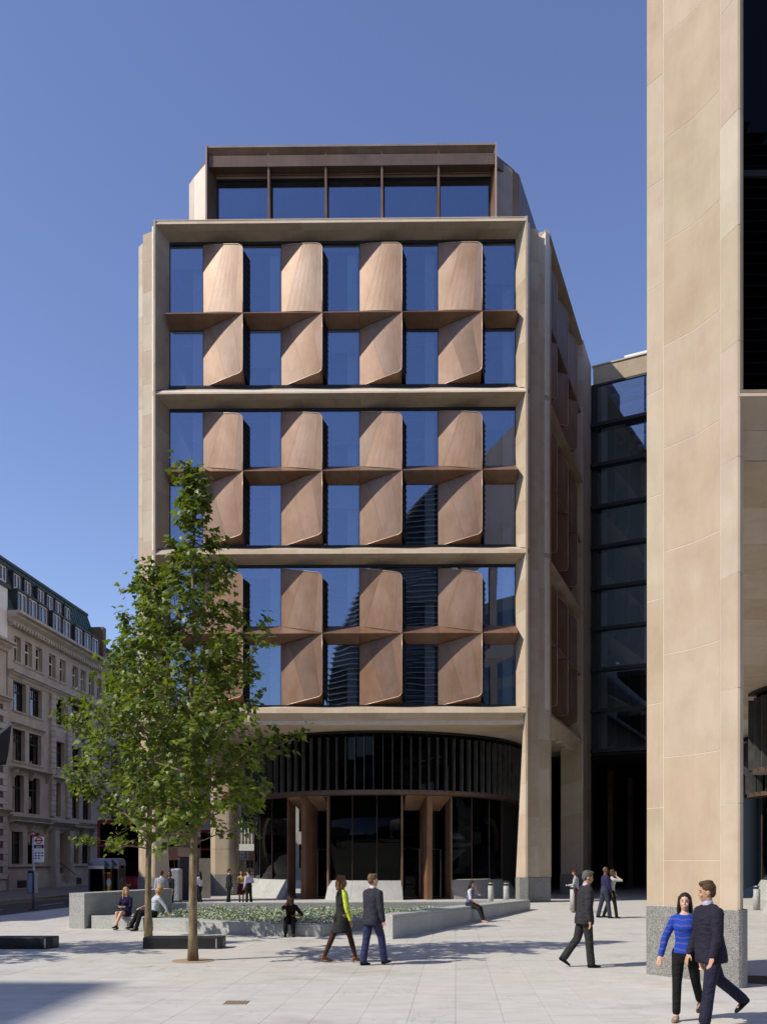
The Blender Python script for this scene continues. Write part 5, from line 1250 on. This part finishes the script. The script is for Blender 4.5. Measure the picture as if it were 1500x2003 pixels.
def person(label, foot, H, face, pose, look, vox=.012):
    """foot: world point under the pelvis; face: heading in degrees (0 = away from the viewer, 90 = to the left, -90 = to the right)"""
    k = H / 1.75; fem = look.get('f', False); W = .92 if fem else 1.06
    Mx = Matrix.Translation(Vector(foot)) @ Matrix.Rotation(R(face), 4, 'Z') @ Matrix.Scale(k, 4)
    t = thing('person', label, 'person', foot, look.get('group'))
    Vv = Vector; lean = R(pose.get('lean', 2)); sit = pose.get('sit')
    T, Sh = .435, .43
    legs = []; fp = pose.get('legs', ((4, 4), (-4, 4)))
    pel = Vv((0, 0, 0))
    for sgn, lg in zip((-1, 1), fp):
        a, kn = R(lg[0]), R(lg[1]); out = R(lg[2]) if len(lg) > 2 else R(1.5)
        hip = pel + Vv((sgn * .088 * (1.04 if fem else 1), 0, 0)); 
        kp = hip + Vv((sgn * math.sin(out) * math.cos(a), math.sin(a), -math.cos(a) * math.cos(out))) * T
        b2 = a - kn; out2 = R(lg[4]) if len(lg) > 4 else out * .3
        an = kp + Vv((sgn * math.sin(out2), math.sin(b2), -math.cos(b2))).normalized() * Sh
        pitch = R(lg[3]) if len(lg) > 3 else 0
        legs.append((hip, kp, an, pitch))
    heel = .05 if look.get('heels') else 0.0
    if sit is not None: pz = sit / k + .10
    else: pz = -min(l[2].z + .09 * 0 - max(0, math.sin(-l[3])) * .15 for l in legs) + .085 + heel
    up = Vv((0, 0, pz)); legs = [(h + up, n_ + up, a + up, p) for h, n_, a, p in legs]; pel = up
    if sit is not None:     # feet on the ground
        nl = []
        for i, (h, n_, a, p) in enumerate(legs):
            tgt = pose['feet'][i]; kn2, an2 = ik(h, Vv(tgt), T, Sh, Vv((0, 1, .6))); nl.append((h, kn2, an2, p))
        legs = nl
    ax = Vv((1, 0, 0)); fy = Vv((0, math.cos(lean), -math.sin(lean))); uz = Vv((0, math.sin(lean), math.cos(lean)))
    tw = R(pose.get('twist', 0)); ax2 = Vv((math.cos(tw), math.sin(tw), 0)); fy2 = (uz.cross(ax2)).normalized()
    def sp(z): return pel + uz * (z - .93)
    neck = sp(1.47); hd = pose.get('head', (0, 0)); Rh = Matrix.Rotation(tw + R(hd[0]), 3, 'Z') @ Matrix.Rotation(-lean * .6 + R(hd[1]), 3, 'X')
    hbase = neck + uz * .045
    def hp(x, y, z): return hbase + Rh @ Vv((x, y, z - 1.515))
    sw = (.150 if fem else .178)
    arms = []
    for i, (sgn, ar) in enumerate(zip((-1, 1), pose.get('arms', ((10, 8, 14), (-10, 8, 14))))):
        sh = sp(1.385) + ax2 * sgn * sw
        if isinstance(ar, dict):
            el, wr = ik(sh, Vv(ar['to']), .285, .255, Vv(ar.get('pole', (sgn * .6, -.5, -.6)))); hd_dir = Vv(ar.get('dir', tuple(wr - el))).normalized()
        else:
            s_, o_, e_ = R(ar[0]), R(ar[1]), R(ar[2]); 
            el = sh + (ax2 * sgn * math.sin(o_) + fy2 * math.sin(s_) * math.cos(o_) + Vv((0, 0, -1)) * math.cos(s_) * math.cos(o_)) * .285
            f = s_ + e_; wr = el + (ax2 * sgn * math.sin(o_) * .4 + fy2 * math.sin(f) + Vv((0, 0, -1)) * math.cos(f)).normalized() * .255; hd_dir = (wr - el).normalized()
        arms.append((sh, el, wr, hd_dir, sgn))
    # ---- body, one continuous mesh
    b = Prim()
    tor = [(.80, .10, .085), (.86, .150, .105), (.93, .168 if fem else .162, .115), (1.02, .140, .100), (1.10, .125 if fem else .142, .092), (1.22, .140 if fem else .158, .104), (1.33, .150 if fem else .172, .108), (1.41, .135 if fem else .155, .085), (1.46, .085, .065), (1.50, .052, .055)]
    def ring(z, rx, ry, add=0.0, dy=0.0): return (sp(z) + fy * dy, (ax if z < 1.15 else ax2), (fy if z < 1.15 else fy2), rx * W + add, ry * W + add)
    b.loft([ring(z, rx, ry) for z, rx, ry in tor])
    if fem:
        b.ell(sp(1.285) + fy2 * .062, (.125, .062, .07))
    b.cone(neck - uz * .04, hp(0, .0, 1.56), .056 * W, .052 * W)
    b.ell(hp(0, -.008, 1.655), (.074, .094, .098), Rh); b.ell(hp(0, .022, 1.585), (.057, .070, .070), Rh); b.ell(hp(0, .05, 1.545), (.030, .032, .025), Rh)
    b.cone(hp(0, .086, 1.645), hp(0, .100, 1.613), .008, .012); b.ell(hp(0, .084, 1.572), (.028, .012, .016), Rh)
    for sg in (-1, 1): b.ell(hp(sg * .076, -.005, 1.622), (.012, .022, .032), Rh); b.ell(hp(sg * .034, .074, 1.60), (.022, .018, .02), Rh)
    for (h, kn, an, p) in legs:
        m = h.lerp(kn, .5); b.cone(h, m, .088 if fem else .085, .074); b.cone(m, kn, .074, .055); c = kn.lerp(an, .3); b.cone(kn, c, .055, .056); b.cone(c, an, .056, .036)
        fd = (Vv((0, math.cos(p), math.sin(p)))); ud = Vv((0, -math.sin(p), math.cos(p))); b.cone(an - fd * .02 - ud * .03, an + fd * .12 - ud * (.052 + heel * .9), .030, .022)
    for (sh, el, wr, hd_dir, sg) in arms:
        b.cone(sp(1.44) + ax2 * sg * .05, sh, .045 * W, .050 * W); b.cone(sh, el, .050 * W, .042 * W); b.cone(el, el.lerp(wr, .35), .042 * W, .040 * W); b.cone(el.lerp(wr, .35), wr, .040 * W, .027)
        d = hd_dir; side = d.cross(Vv((0, 0, 1)) if abs(d.z) < .9 else fy2); side.normalize(); nrm = side.cross(d) * sg
        palm = wr + d * .05; Rm = Matrix((side, d, side.cross(d))).transposed()
        b.ell(palm, (.040, .052, .017), Rm); b.cone(wr, palm, .026, .022)
        curl = look.get('curl', .5)
        for q, (off, ln) in enumerate(((-.030, .066), (-.010, .078), (.010, .074), (.029, .058))):
            r0 = palm + d * .038 + side * off; d1 = (d - nrm * curl * .5 + side * off * 1.5).normalized(); j1 = r0 + d1 * ln * .5; d2 = (d - nrm * curl * 1.4).normalized(); b.cone(r0, j1, .0095, .0085, 8); b.cone(j1, j1 + d2 * ln * .5, .0085, .0065, 8)
        th = wr + d * .022 - side * .030 * 1.0; b.cone(th, th + (d * .7 - side * .75 - nrm * .3).normalized() * .042, .0125, .010, 8); b.cone(th + (d * .7 - side * .75 - nrm * .3).normalized() * .042, th + (d * .7 - side * .75 - nrm * .3).normalized() * .042 + (d - nrm * .3).normalized() * .034, .010, .0075, 8)
    sk_ = skin(look.get('skin', (.50, .30, .21)))
    def fin(pr, name, mat, v, it=3, par=None):
        pr.v = [tuple(Mx @ Vector(p)) for p in pr.v]; return pr.remesh(name, mat, par or t, v * k, it)
    body = fin(b, 'body', sk_, min(vox, .0095), 2)
    # ---- face
    fz = Prim()
    for sg in (-1, 1): fz.ell(hp(sg * .031, .082, 1.640), (.0095, .007, .0042), Rh, 8, 6)
    fz.v = [tuple(Mx @ Vector(p)) for p in fz.v]; fz.build('eyes', M['eye'], body, None, True)
    fz = Prim()
    for sg in (-1, 1): fz.cone(hp(sg * .017, .0855, 1.662), hp(sg * .046, .074, 1.661), .0032, .002, 6)
    fz.v = [tuple(Mx @ Vector(p)) for p in fz.v]; fz.build('eyebrows', look.get('hairmat', M['hair_dark']), body, None, True)
    fz = Prim(); ud_ = .004 if look.get('smile') else 0; fz.cone(hp(-.023, .083, 1.574 + ud_), hp(0, .0935, 1.570), .0038, .0050, 6); fz.cone(hp(.023, .083, 1.574 + ud_), hp(0, .0935, 1.570), .0038, .0050, 6)
    fz.v = [tuple(Mx @ Vector(p)) for p in fz.v]; fz.build('lips', M['lip_f'] if fem else M['lip_m'], body, None, True)
    if look.get('smile'):
        fz = Prim(); fz.ell(hp(0, .0925, 1.577), (.014, .0065, .0035), Rh, 8, 6); fz.v = [tuple(Mx @ Vector(p)) for p in fz.v]; fz.build('teeth', M['white'], body, None, True)
    if look.get('glasses'):
        fz = Prim()
        for sg in (-1, 1): fz.ell(hp(sg * .033, .090, 1.638), (.026, .010, .020), Rh, 10, 6)
        fz.cone(hp(-.075, .02, 1.645), hp(-.05, .085, 1.645), .004, .004, 6); fz.cone(hp(.075, .02, 1.645), hp(.05, .085, 1.645), .004, .004, 6)
        fz.v = [tuple(Mx @ Vector(p)) for p in fz.v]; fz.build('sunglasses', M['black'], body, None, True)
    # ---- hair
    hs_ = look.get('hair', 'short'); hm = look.get('hairmat', M['hair_dark'])
    if hs_ != 'bald':
        h_ = Prim(); rr = random.Random(len(label))
        h_.ell(hp(0, -.022, 1.678), (.084, .097, .090), Rh, 14, 10); h_.ell(hp(0, -.050, 1.63), (.074, .062, .075), Rh)
        if hs_ == 'short':
            h_.ell(hp(0, .018, 1.735), (.060, .068, .032), Rh)
            for sg in (-1, 1): h_.ell(hp(sg * .068, -.018, 1.645), (.014, .035, .03), Rh)
            for i in range(16): a = rr.uniform(0, 6.28); h_.ell(hp(.055 * math.cos(a), -.01 + .07 * math.sin(a), 1.735 + rr.uniform(-.02, .02)), (.022, .026, .016), Rh, 8, 6)
        if hs_ == 'quiff': h_.ell(hp(0, .030, 1.742), (.055, .058, .034), Rh); h_.ell(hp(0, -.02, 1.75), (.062, .075, .03), Rh)
        if hs_ in ('long', 'longer'):
            zb_ = 1.36 if hs_ == 'long' else 1.27
            h_.loft([(hp(0, -.045, 1.66), Rh @ ax, Rh @ Vv((0, 1, 0)), .080, .062), (hp(0, -.062, 1.56), Rh @ ax, Rh @ Vv((0, 1, 0)), .086, .050), (hp(0, -.082, 1.46), Rh @ ax, Rh @ Vv((0, 1, 0)), .092, .042), (hp(0, -.095, zb_), Rh @ ax, Rh @ Vv((0, 1, 0)), .070, .028)])
            for sg in (-1, 1): h_.cone(hp(sg * .070, .022, 1.70), hp(sg * .083, .012, 1.58), .020, .022); h_.cone(hp(sg * .083, .012, 1.58), hp(sg * .090, -.01, zb_ + .07), .024, .016)
        if hs_ == 'bob':
            for sg in (-1, 1): h_.cone(hp(sg * .068, .0, 1.68), hp(sg * .080, -.005, 1.54), .024, .024)
            h_.ell(hp(0, -.055, 1.585), (.086, .055, .075), Rh)
        if hs_ == 'curly':
            for i in range(70):
                a = rr.uniform(0, 6.28); z = rr.uniform(1.47, 1.76); rad = .088 if z > 1.6 else .092
                if math.sin(a) > .45 and z < 1.69: continue
                h_.ell(hp(rad * math.cos(a) * (1 if z < 1.7 else .7), -.028 + rad * math.sin(a) * (1 if z < 1.7 else .75), z), (.026, .026, .032), Rh, 8, 6)
            h_.ell(hp(0, -.06, 1.56), (.085, .06, .1), Rh)
        if hs_ == 'tail': h_.ell(hp(0, -.12, 1.67), (.03, .035, .03), Rh); h_.cone(hp(0, -.13, 1.66), hp(0, -.13, 1.5), .028, .012)
        fin(h_, 'hair', hm, .0095, 2)
    # ---- clothes
    def sleeves(pr, add=.012, upto=1.0, loose=1.0):
        for (sh, el, wr, hd_dir, sg) in arms:
            pr.cone(sp(1.44) + ax2 * sg * .05, sh, .048 * W + add * .6, .052 * W + add * .6); pr.cone(sh, el, .055 * W + add, .046 * W + add * loose)
            if upto > .5: e = el.lerp(wr, min(1, (upto - .5) * 2)); pr.cone(el, e, .046 * W + add * loose, .030 + add * loose)
    def pants(pr, add, upto=.97):
        pr.loft([ring(z, rx, ry, add) for z, rx, ry in tor[:5]])
        for (h, kn, an, p) in legs:
            m = h.lerp(kn, .5); pr.cone(h, m, .086 + add, .074 + add); pr.cone(m, kn, .074 + add, .058 + add); e = kn.lerp(an, upto); pr.cone(kn, e, .058 + add, .050 + add)
            if add > .015: pr.cone(kn.lerp(an, .6), e + Vv((0, .01, 0)), .056 + add, .054 + add)
    def skirt(pr, add, upto, top=1.10):
        rg_ = [ring(z, rx, ry, add) for z, rx, ry in tor if .9 < z <= top][::-1]
        for f in (0.15, .45, .75, 1.0):
            pts = [h.lerp(kn, f * upto) for h, kn, an, p in legs]; c = (pts[0] + pts[1]) / 2; hx_ = abs(pts[0].x - pts[1].x) / 2 + .080 + add; hy_ = abs(pts[0].y - pts[1].y) / 2 + .082 + add
            dd = ((legs[0][1] + legs[1][1]) / 2 - pel).normalized(); ay_ = dd.cross(ax) * -1
            rg_.append((c, ax, ay_.normalized(), hx_, hy_))
        pr.loft(rg_)
    for item in look['wear']:
        kind, col = item[0], item[1]; mat_ = col if not isinstance(col, tuple) else cl(col)
        p = Prim()
        if kind == 'jacket':
            hem = [(.775, .182, .135), (.84, .186, .140)] if not sit else [(.86, .18, .14)]
            tj = hem + [(.93, .180, .132), (1.02, .160, .118), (1.10, .150, .110), (1.22, .160, .118), (1.33, .174, .116), (1.41, .162, .096), (1.455, .11, .078), (1.48, .07, .066)]
            p.loft([ring(z, rx, ry, .016) for z, rx, ry in tj]); sleeves(p, .017, .97, 1.0); fin(p, 'jacket', mat_, vox)
            q = Prim(); q.cone(sp(1.455), sp(1.50), .064 * W, .060 * W); q.loft([ring(1.30, .03, .01, .004, .116 * W), ring(1.38, .045, .012, .004, .098 * W), ring(1.455, .05, .012, .004, .060)]); fin(q, 'shirt', cl(item[2] if len(item) > 2 else (.7, .7, .72)), vox, 2)
            q = Prim()
            for (sh, el, wr, hd_dir, sg) in arms: q.cone(el.lerp(wr, .93), wr + hd_dir * .006, .036, .034)
            fin(q, 'cuffs', cl(item[2] if len(item) > 2 else (.7, .7, .72)), .012, 1)
        elif kind == 'top':
            p.loft([ring(z, rx, ry, .013) for z, rx, ry in tor[2:-1]]); 
            if fem:
                p.ell(sp(1.285) + fy2 * .064, (.135, .072, .085))
            sleeves(p, .011, item[2] if len(item) > 2 else .97); fin(p, 'top', mat_, vox)
        elif kind == 'vest':
            p.loft([ring(z, rx, ry, .018) for z, rx, ry in tor[1:-1]])
            if fem:
                p.ell(sp(1.285) + fy2 * .064, (.135, .074, .085))
            fin(p, item[2] if len(item) > 2 else 'waistcoat', mat_, vox)
        elif kind == 'sleeves': sleeves(p, .012, .98); fin(p, 'blouse', mat_, vox)
        elif kind == 'trousers': pants(p, item[2] if len(item) > 2 else .018, item[3] if len(item) > 3 else .98); fin(p, 'trousers', mat_, vox)
        elif kind == 'socks':
            for (h, kn, an, pp) in legs: p.cone(kn.lerp(an, .6), an, .046, .043)
            fin(p, 'socks', mat_, .012, 1)
        elif kind == 'skirt': skirt(p, .016, item[2]); fin(p, 'skirt', mat_, vox)
        elif kind == 'tights':
            for (h, kn, an, pp) in legs: m = h.lerp(kn, .5); p.cone(m, kn, .078, .059); c = kn.lerp(an, .3); p.cone(kn, c, .059, .060); p.cone(c, an, .060, .040)
            fin(p, 'tights', mat_, vox)
        elif kind == 'shoes':
            for (h, kn, an, pp) in legs:
                q = Prim(); fd = Vv((0, math.cos(pp), math.sin(pp))); ud = Vv((0, -math.sin(pp), math.cos(pp))); hl = heel
                a = an - ud * (.035) - fd * .035; tip = an + fd * .165 - ud * (.062 + hl * (1 if heel else 0)); 
                q.loft([(an - fd * .065 - ud * .045, ax, ud, .024, .030), (an - fd * .04 - ud * .042, ax, ud, .036, .042), (an + fd * .03 - ud * (.045 + hl * .4), ax, ud, .040, .040), (an + fd * .10 - ud * (.058 + hl * .9), ax, ud, .044, .027), (an + fd * .165 - ud * (.064 + hl), ax, ud, .034, .020), (an + fd * .19 - ud * (.068 + hl), ax, ud, .014, .012)], 14)
                if item[2:] and item[2] == 'boot': q.cone(an + ud * .07, an - ud * .03, .050, .045)
                if heel: q.cone(an - fd * .045 - ud * .06, an - fd * .05 - ud * (.085 + hl), .022, .014, 8)
                fin(q, 'shoe', mat_, .009, 1)
        elif kind == 'bag': p.ell(arms[item[2]][2] + Vv((0, .05, -.12)), (.05, .12, .10)); fin(p, 'bag', mat_, vox, 1)
        elif kind == 'phone': p.box(-.004, .004, -.035, .035, -.07, .07); c0 = Vv(item[2]); p.v = [tuple(c0 + Vv(v)) for v in p.v]; p.v = [tuple(Mx @ Vector(v)) for v in p.v]; p.build('phone', mat_, t)
    return t
M['eye'] = plain('eye_dark', (.03, .02, .015), .25, var=.1); M['lip_f'] = plain('lip_rose', (.42, .10, .09), .4, var=.1); M['lip_m'] = plain('lip_plain', (.34, .16, .12), .5, var=.1)
def hairm(name, col): return plain(name, col, .6, 0, .22, var=.35, scale=35, bump=.7, bscale=70)
M['hair_dark'] = hairm('dark_hair', (.018, .012, .009)); HB = hairm('brown_hair', (.07, .04, .022)); HBL = hairm('blond_hair', (.42, .26, .10)); HG = hairm('grey_hair', (.10, .10, .10)); HR = hairm('auburn_hair', (.05, .018, .015)); HC = hairm('curly_hair', (.16, .075, .03))
PALE, TAN, BROWN, DARKS = (.58, .36, .27), (.46, .27, .18), (.20, .10, .06), (.13, .065, .04)
CHAR, NAVY, BLK, GRY, DKG = (.030, .030, .034), (.022, .022, .045), (.010, .010, .011), (.34, .34, .35), (.022, .022, .024)
def gz(x, y): return gnd(x, y)
# the couple in front of the corner pier
person('smiling woman in a blue striped jumper and black trousers walking beside the corner pier', gz(1340, 1999), 1.575, 150,
       {'lean': 2, 'legs': ((-22, 20, 2, -26), (5, 2)), 'arms': ((-6, 10, 14), (2, 24, 16)), 'head': (8, 2), 'twist': 0},
       {'f': True, 'skin': PALE, 'hair': 'long', 'smile': True, 'wear': [('top', knit('blue_stripe', (.10, .09, .22), (.012, .05, .36), 4.2)), ('trousers', BLK, .006, .88), ('shoes', (.30, .18, .12))]}, .009)
person('man in a dark navy suit turning his head to the woman in blue beside him', gz(1390, 2008), 1.73, 106,
       {'lean': 4, 'legs': ((12, 4), (-26, 28, 2, -36)), 'arms': ((6, 8, 14), (4, 8, 18)), 'head': (-24, -4)},
       {'skin': TAN, 'hair': 'quiff', 'hairmat': HB, 'wear': [('jacket', (.020, .018, .034), (.42, .44, .70)), ('trousers', (.020, .020, .042)), ('socks', BLK), ('shoes', BLK)]}, .009)
person('grey-haired man in a charcoal suit walking to the right alone', gz(1143, 1893), 1.79, -82,
       {'lean': 3, 'legs': ((-13, 24, 2, -32), (7, 3)), 'arms': ((8, 8, 12), (-6, 8, 10)), 'head': (-8, -14)},
       {'skin': TAN, 'hair': 'short', 'hairmat': HG, 'wear': [('jacket', CHAR, (.45, .40, .62)), ('trousers', CHAR), ('socks', BLK), ('shoes', BLK)]}, .010)
person('woman in a dark dress with lime yellow sleeves walking past the planter', gz(668, 1884), 1.66, -62,
       {'lean': 1, 'legs': ((-20, 5, 2, -4), (19, 3, 2, 4)), 'arms': ((10, 10, 16), (4, 8, 14)), 'head': (-14, 0)},
       {'f': True, 'skin': BROWN, 'hair': 'curly', 'hairmat': HC, 'heels': True, 'wear': [('sleeves', (.52, .62, .06)), ('vest', DKG, 'dress'), ('skirt', DKG, .82), ('tights', (.05, .022, .015)), ('shoes', (.24, .08, .03))]}, .010)
person('man in a navy suit seen from behind beside the woman with yellow sleeves', gz(728, 1889), 1.73, -45,
       {'lean': 2, 'legs': ((-8, 4), (20, 12, 2, 6)), 'arms': ((6, 8, 12), (-4, 12, 16)), 'head': (-18, 0)},
       {'skin': PALE, 'hair': 'short', 'hairmat': hairm('light_brown_hair', (.14, .085, .045)), 'wear': [('jacket', (.030, .031, .048), (.6, .6, .7)), ('trousers', (.030, .036, .095)), ('socks', BLK), ('shoes', BLK)]}, .010)
person('man in a purple-navy jumper and jeans standing by the passage', gz(1183, 1797), 1.77, -80,
       {'legs': ((-12, 4), (10, 4)), 'arms': ((4, 8, 10), (6, 8, 16)), 'head': (-10, 0)},
       {'skin': DARKS, 'hair': 'bald', 'wear': [('top', (.030, .022, .075)), ('trousers', (.035, .045, .07)), ('socks', BLK), ('shoes', BLK)]}, .013)
person('woman holding a phone to her face beside the man in the jumper', gz(1196, 1797), 1.68, -85,
       {'legs': ((-14, 6), (12, 4)), 'arms': ((6, 8, 30), {'to': (.07, .14, 1.52), 'pole': (.5, .4, -.6), 'dir': (-.1, .1, 1)}), 'head': (0, -8)},
       {'f': True, 'skin': TAN, 'hair': 'bob', 'hairmat': HB, 'wear': [('top', (.42, .42, .44), .45), ('trousers', BLK, .008), ('shoes', BLK), ('phone', (.02, .02, .02), (.08, .16, 1.56))]}, .013)
person('auburn-haired woman in a grey cardigan looking at her phone by the passage', gz(1127, 1786), 1.64, 70,
       {'legs': ((-3, 4), (5, 5)), 'arms': ({'to': (-.06, .30, 1.12)}, {'to': (.06, .30, 1.12)}), 'head': (0, -24)},
       {'f': True, 'skin': PALE, 'hair': 'long', 'hairmat': HR, 'wear': [('top', (.34, .36, .37)), ('trousers', (.03, .012, .016), .008), ('shoes', BLK), ('phone', (.02, .02, .02), (0, .36, 1.16))]}, .013)
# seated along the planter
def seat_pt(x, yb, back=.24):
    p = gnd(x, yb); return (p.x * (p.y + back) / p.y, p.y + back, 0)
person('blonde woman in a navy dress sitting with crossed legs on the seat wall', seat_pt(249, 1819.8, .22), 1.62, 165,
       {'sit': .38, 'lean': 8, 'feet': ((.02, .62, .17), (.10, .42, .10)), 'arms': ({'to': (-.02, .30, .72)}, {'to': (.08, .30, .72)}), 'head': (42, 0), 'twist': 10},
       {'f': True, 'skin': PALE, 'hair': 'longer', 'hairmat': HBL, 'wear': [('top', (.016, .012, .050), .8), ('skirt', (.016, .012, .050), .75), ('shoes', (.02, .025, .03))]}, .012)
person('person in a pale denim shirt and black boots leaning back behind the tree trunk', seat_pt(300, 1821.8, .24), 1.72, 130,
       {'sit': .38, 'lean': -14, 'feet': ((-.06, .55, .10), (.12, .62, .16)), 'arms': ({'to': (-.34, -.34, .46), 'pole': (-.4, -.8, 0)}, {'to': (.18, .30, .66)}), 'head': (-30, 4)},
       {'f': True, 'skin': TAN, 'hair': 'tail', 'hairmat': HBL, 'wear': [('top', (.44, .48, .55), .75), ('trousers', BLK, .012, .9), ('shoes', BLK, 'boot')]}, .012)
person('woman in brown with sunglasses resting her chin on her hand on the seat wall', seat_pt(569, 1832.4, .22), 1.62, 182,
       {'sit': .31, 'lean': 26, 'feet': ((-.10, .40, .09), (.12, .40, .09)), 'arms': ({'to': (-.16, .44, .60), 'pole': (-.6, .0, -.6)}, {'to': (.03, .40, 1.02), 'pole': (.6, .3, -.8), 'dir': (0, .1, 1)}), 'head': (12, -14)},
       {'f': True, 'skin': BROWN, 'hair': 'long', 'hairmat': HR, 'glasses': True, 'wear': [('top', (.022, .010, .009), .62), ('trousers', BLK, .010, .92), ('socks', BLK), ('shoes', BLK)]}, .011)
person('woman in a blue waistcoat and white tee sitting on the tapering wall', tuple(gnd(917, 1774, .5)[:2]) + (0,), 1.6, -118,
       {'sit': .50, 'lean': 10, 'feet': ((-.08, .52, .10), (.08, .58, .09)), 'arms': ({'to': (-.06, .26, 1.16), 'pole': (-.6, .4, -.8), 'dir': (.2, 0, 1)}, {'to': (.16, .36, .70)}), 'head': (-18, -6)},
       {'f': True, 'skin': TAN, 'hair': 'long', 'wear': [('top', (.62, .60, .62), .32), ('vest', (.10, .13, .28)), ('trousers', DKG, .008, .94), ('shoes', (.55, .36, .26))]}, .012)
# standing by the arcade
person('man in a pale grey jacket with his back turned behind the granite wall', pt(316, 31.8), 1.62, 20, {'arms': ((4, 8, 10), (4, 8, 10)), 'head': (-16, -6)},
       {'skin': TAN, 'hair': 'short', 'hairmat': HB, 'wear': [('jacket', (.36, .37, .40)), ('trousers', CHAR), ('socks', BLK), ('shoes', BLK)]}, .014)
person('woman in a dark top facing the man in the grey jacket', pt(332, 32.6), 1.60, 165, {'arms': ((6, 8, 20), (6, 8, 20)), 'head': (14, 0)},
       {'f': True, 'skin': BROWN, 'hair': 'bob', 'wear': [('top', (.025, .025, .03), .7), ('trousers', BLK), ('socks', BLK), ('shoes', BLK)]}, .014)
person('long-haired woman in a white shirt by the dark hoarding behind the front trunk', pt(391, 41.5), 1.48, 60, {'legs': ((-12, 5), (14, 6)), 'arms': ((8, 8, 20), (0, 8, 20)), 'head': (0, -6)},
       {'f': True, 'skin': PALE, 'hair': 'longer', 'wear': [('top', (.55, .56, .66)), ('trousers', BLK, .010), ('socks', BLK), ('shoes', BLK)]}, .014)
person('man in a dark suit, leftmost of three people talking by the arcade column', pt(447.5, 40.3), 1.60, -70, {'arms': ((2, 8, 12), (6, 8, 14)), 'head': (-10, 0)},
       {'skin': PALE, 'hair': 'short', 'hairmat': HB, 'wear': [('jacket', (.018, .018, .024)), ('trousers', (.018, .018, .024)), ('socks', BLK), ('shoes', BLK)]}, .014)
person('woman in a mustard top and dark red skirt, middle of the three talking', pt(472, 40.6), 1.52, 178, {'arms': ({'to': (.10, .17, 1.14)}, {'to': (-.10, .17, 1.12)}), 'head': (10, 0)},
       {'f': True, 'skin': TAN, 'hair': 'longer', 'wear': [('top', (.38, .26, .05), .6), ('skirt', (.05, .010, .015), .98), ('socks', BLK), ('shoes', BLK)]}, .014)
person('man in a lilac shirt and dark trousers, rightmost of three people talking', pt(486.5, 40.2), 1.55, 55, {'arms': ((4, 8, 12), {'to': (.16, .18, 1.10)}), 'head': (12, 0)},
       {'skin': TAN, 'hair': 'short', 'wear': [('top', (.48, .45, .62)), ('trousers', BLK), ('socks', BLK), ('shoes', BLK)]}, .014)
for o, v, it in PENDING:
    m = o.modifiers.new('r', 'REMESH'); m.mode = 'VOXEL'; m.voxel_size = v; m.use_smooth_shade = True
    s_ = o.modifiers.new('s', 'SMOOTH'); s_.factor = .5; s_.iterations = it
dg = bpy.context.evaluated_depsgraph_get()
for o, v, it in PENDING:
    me = bpy.data.meshes.new_from_object(o.evaluated_get(dg)); mt = o.data.materials[0]; o.modifiers.clear(); old = o.data; o.data = me
    if not me.materials: me.materials.append(mt)
    me.polygons.foreach_set('use_smooth', [True] * len(me.polygons)); bpy.data.meshes.remove(old)
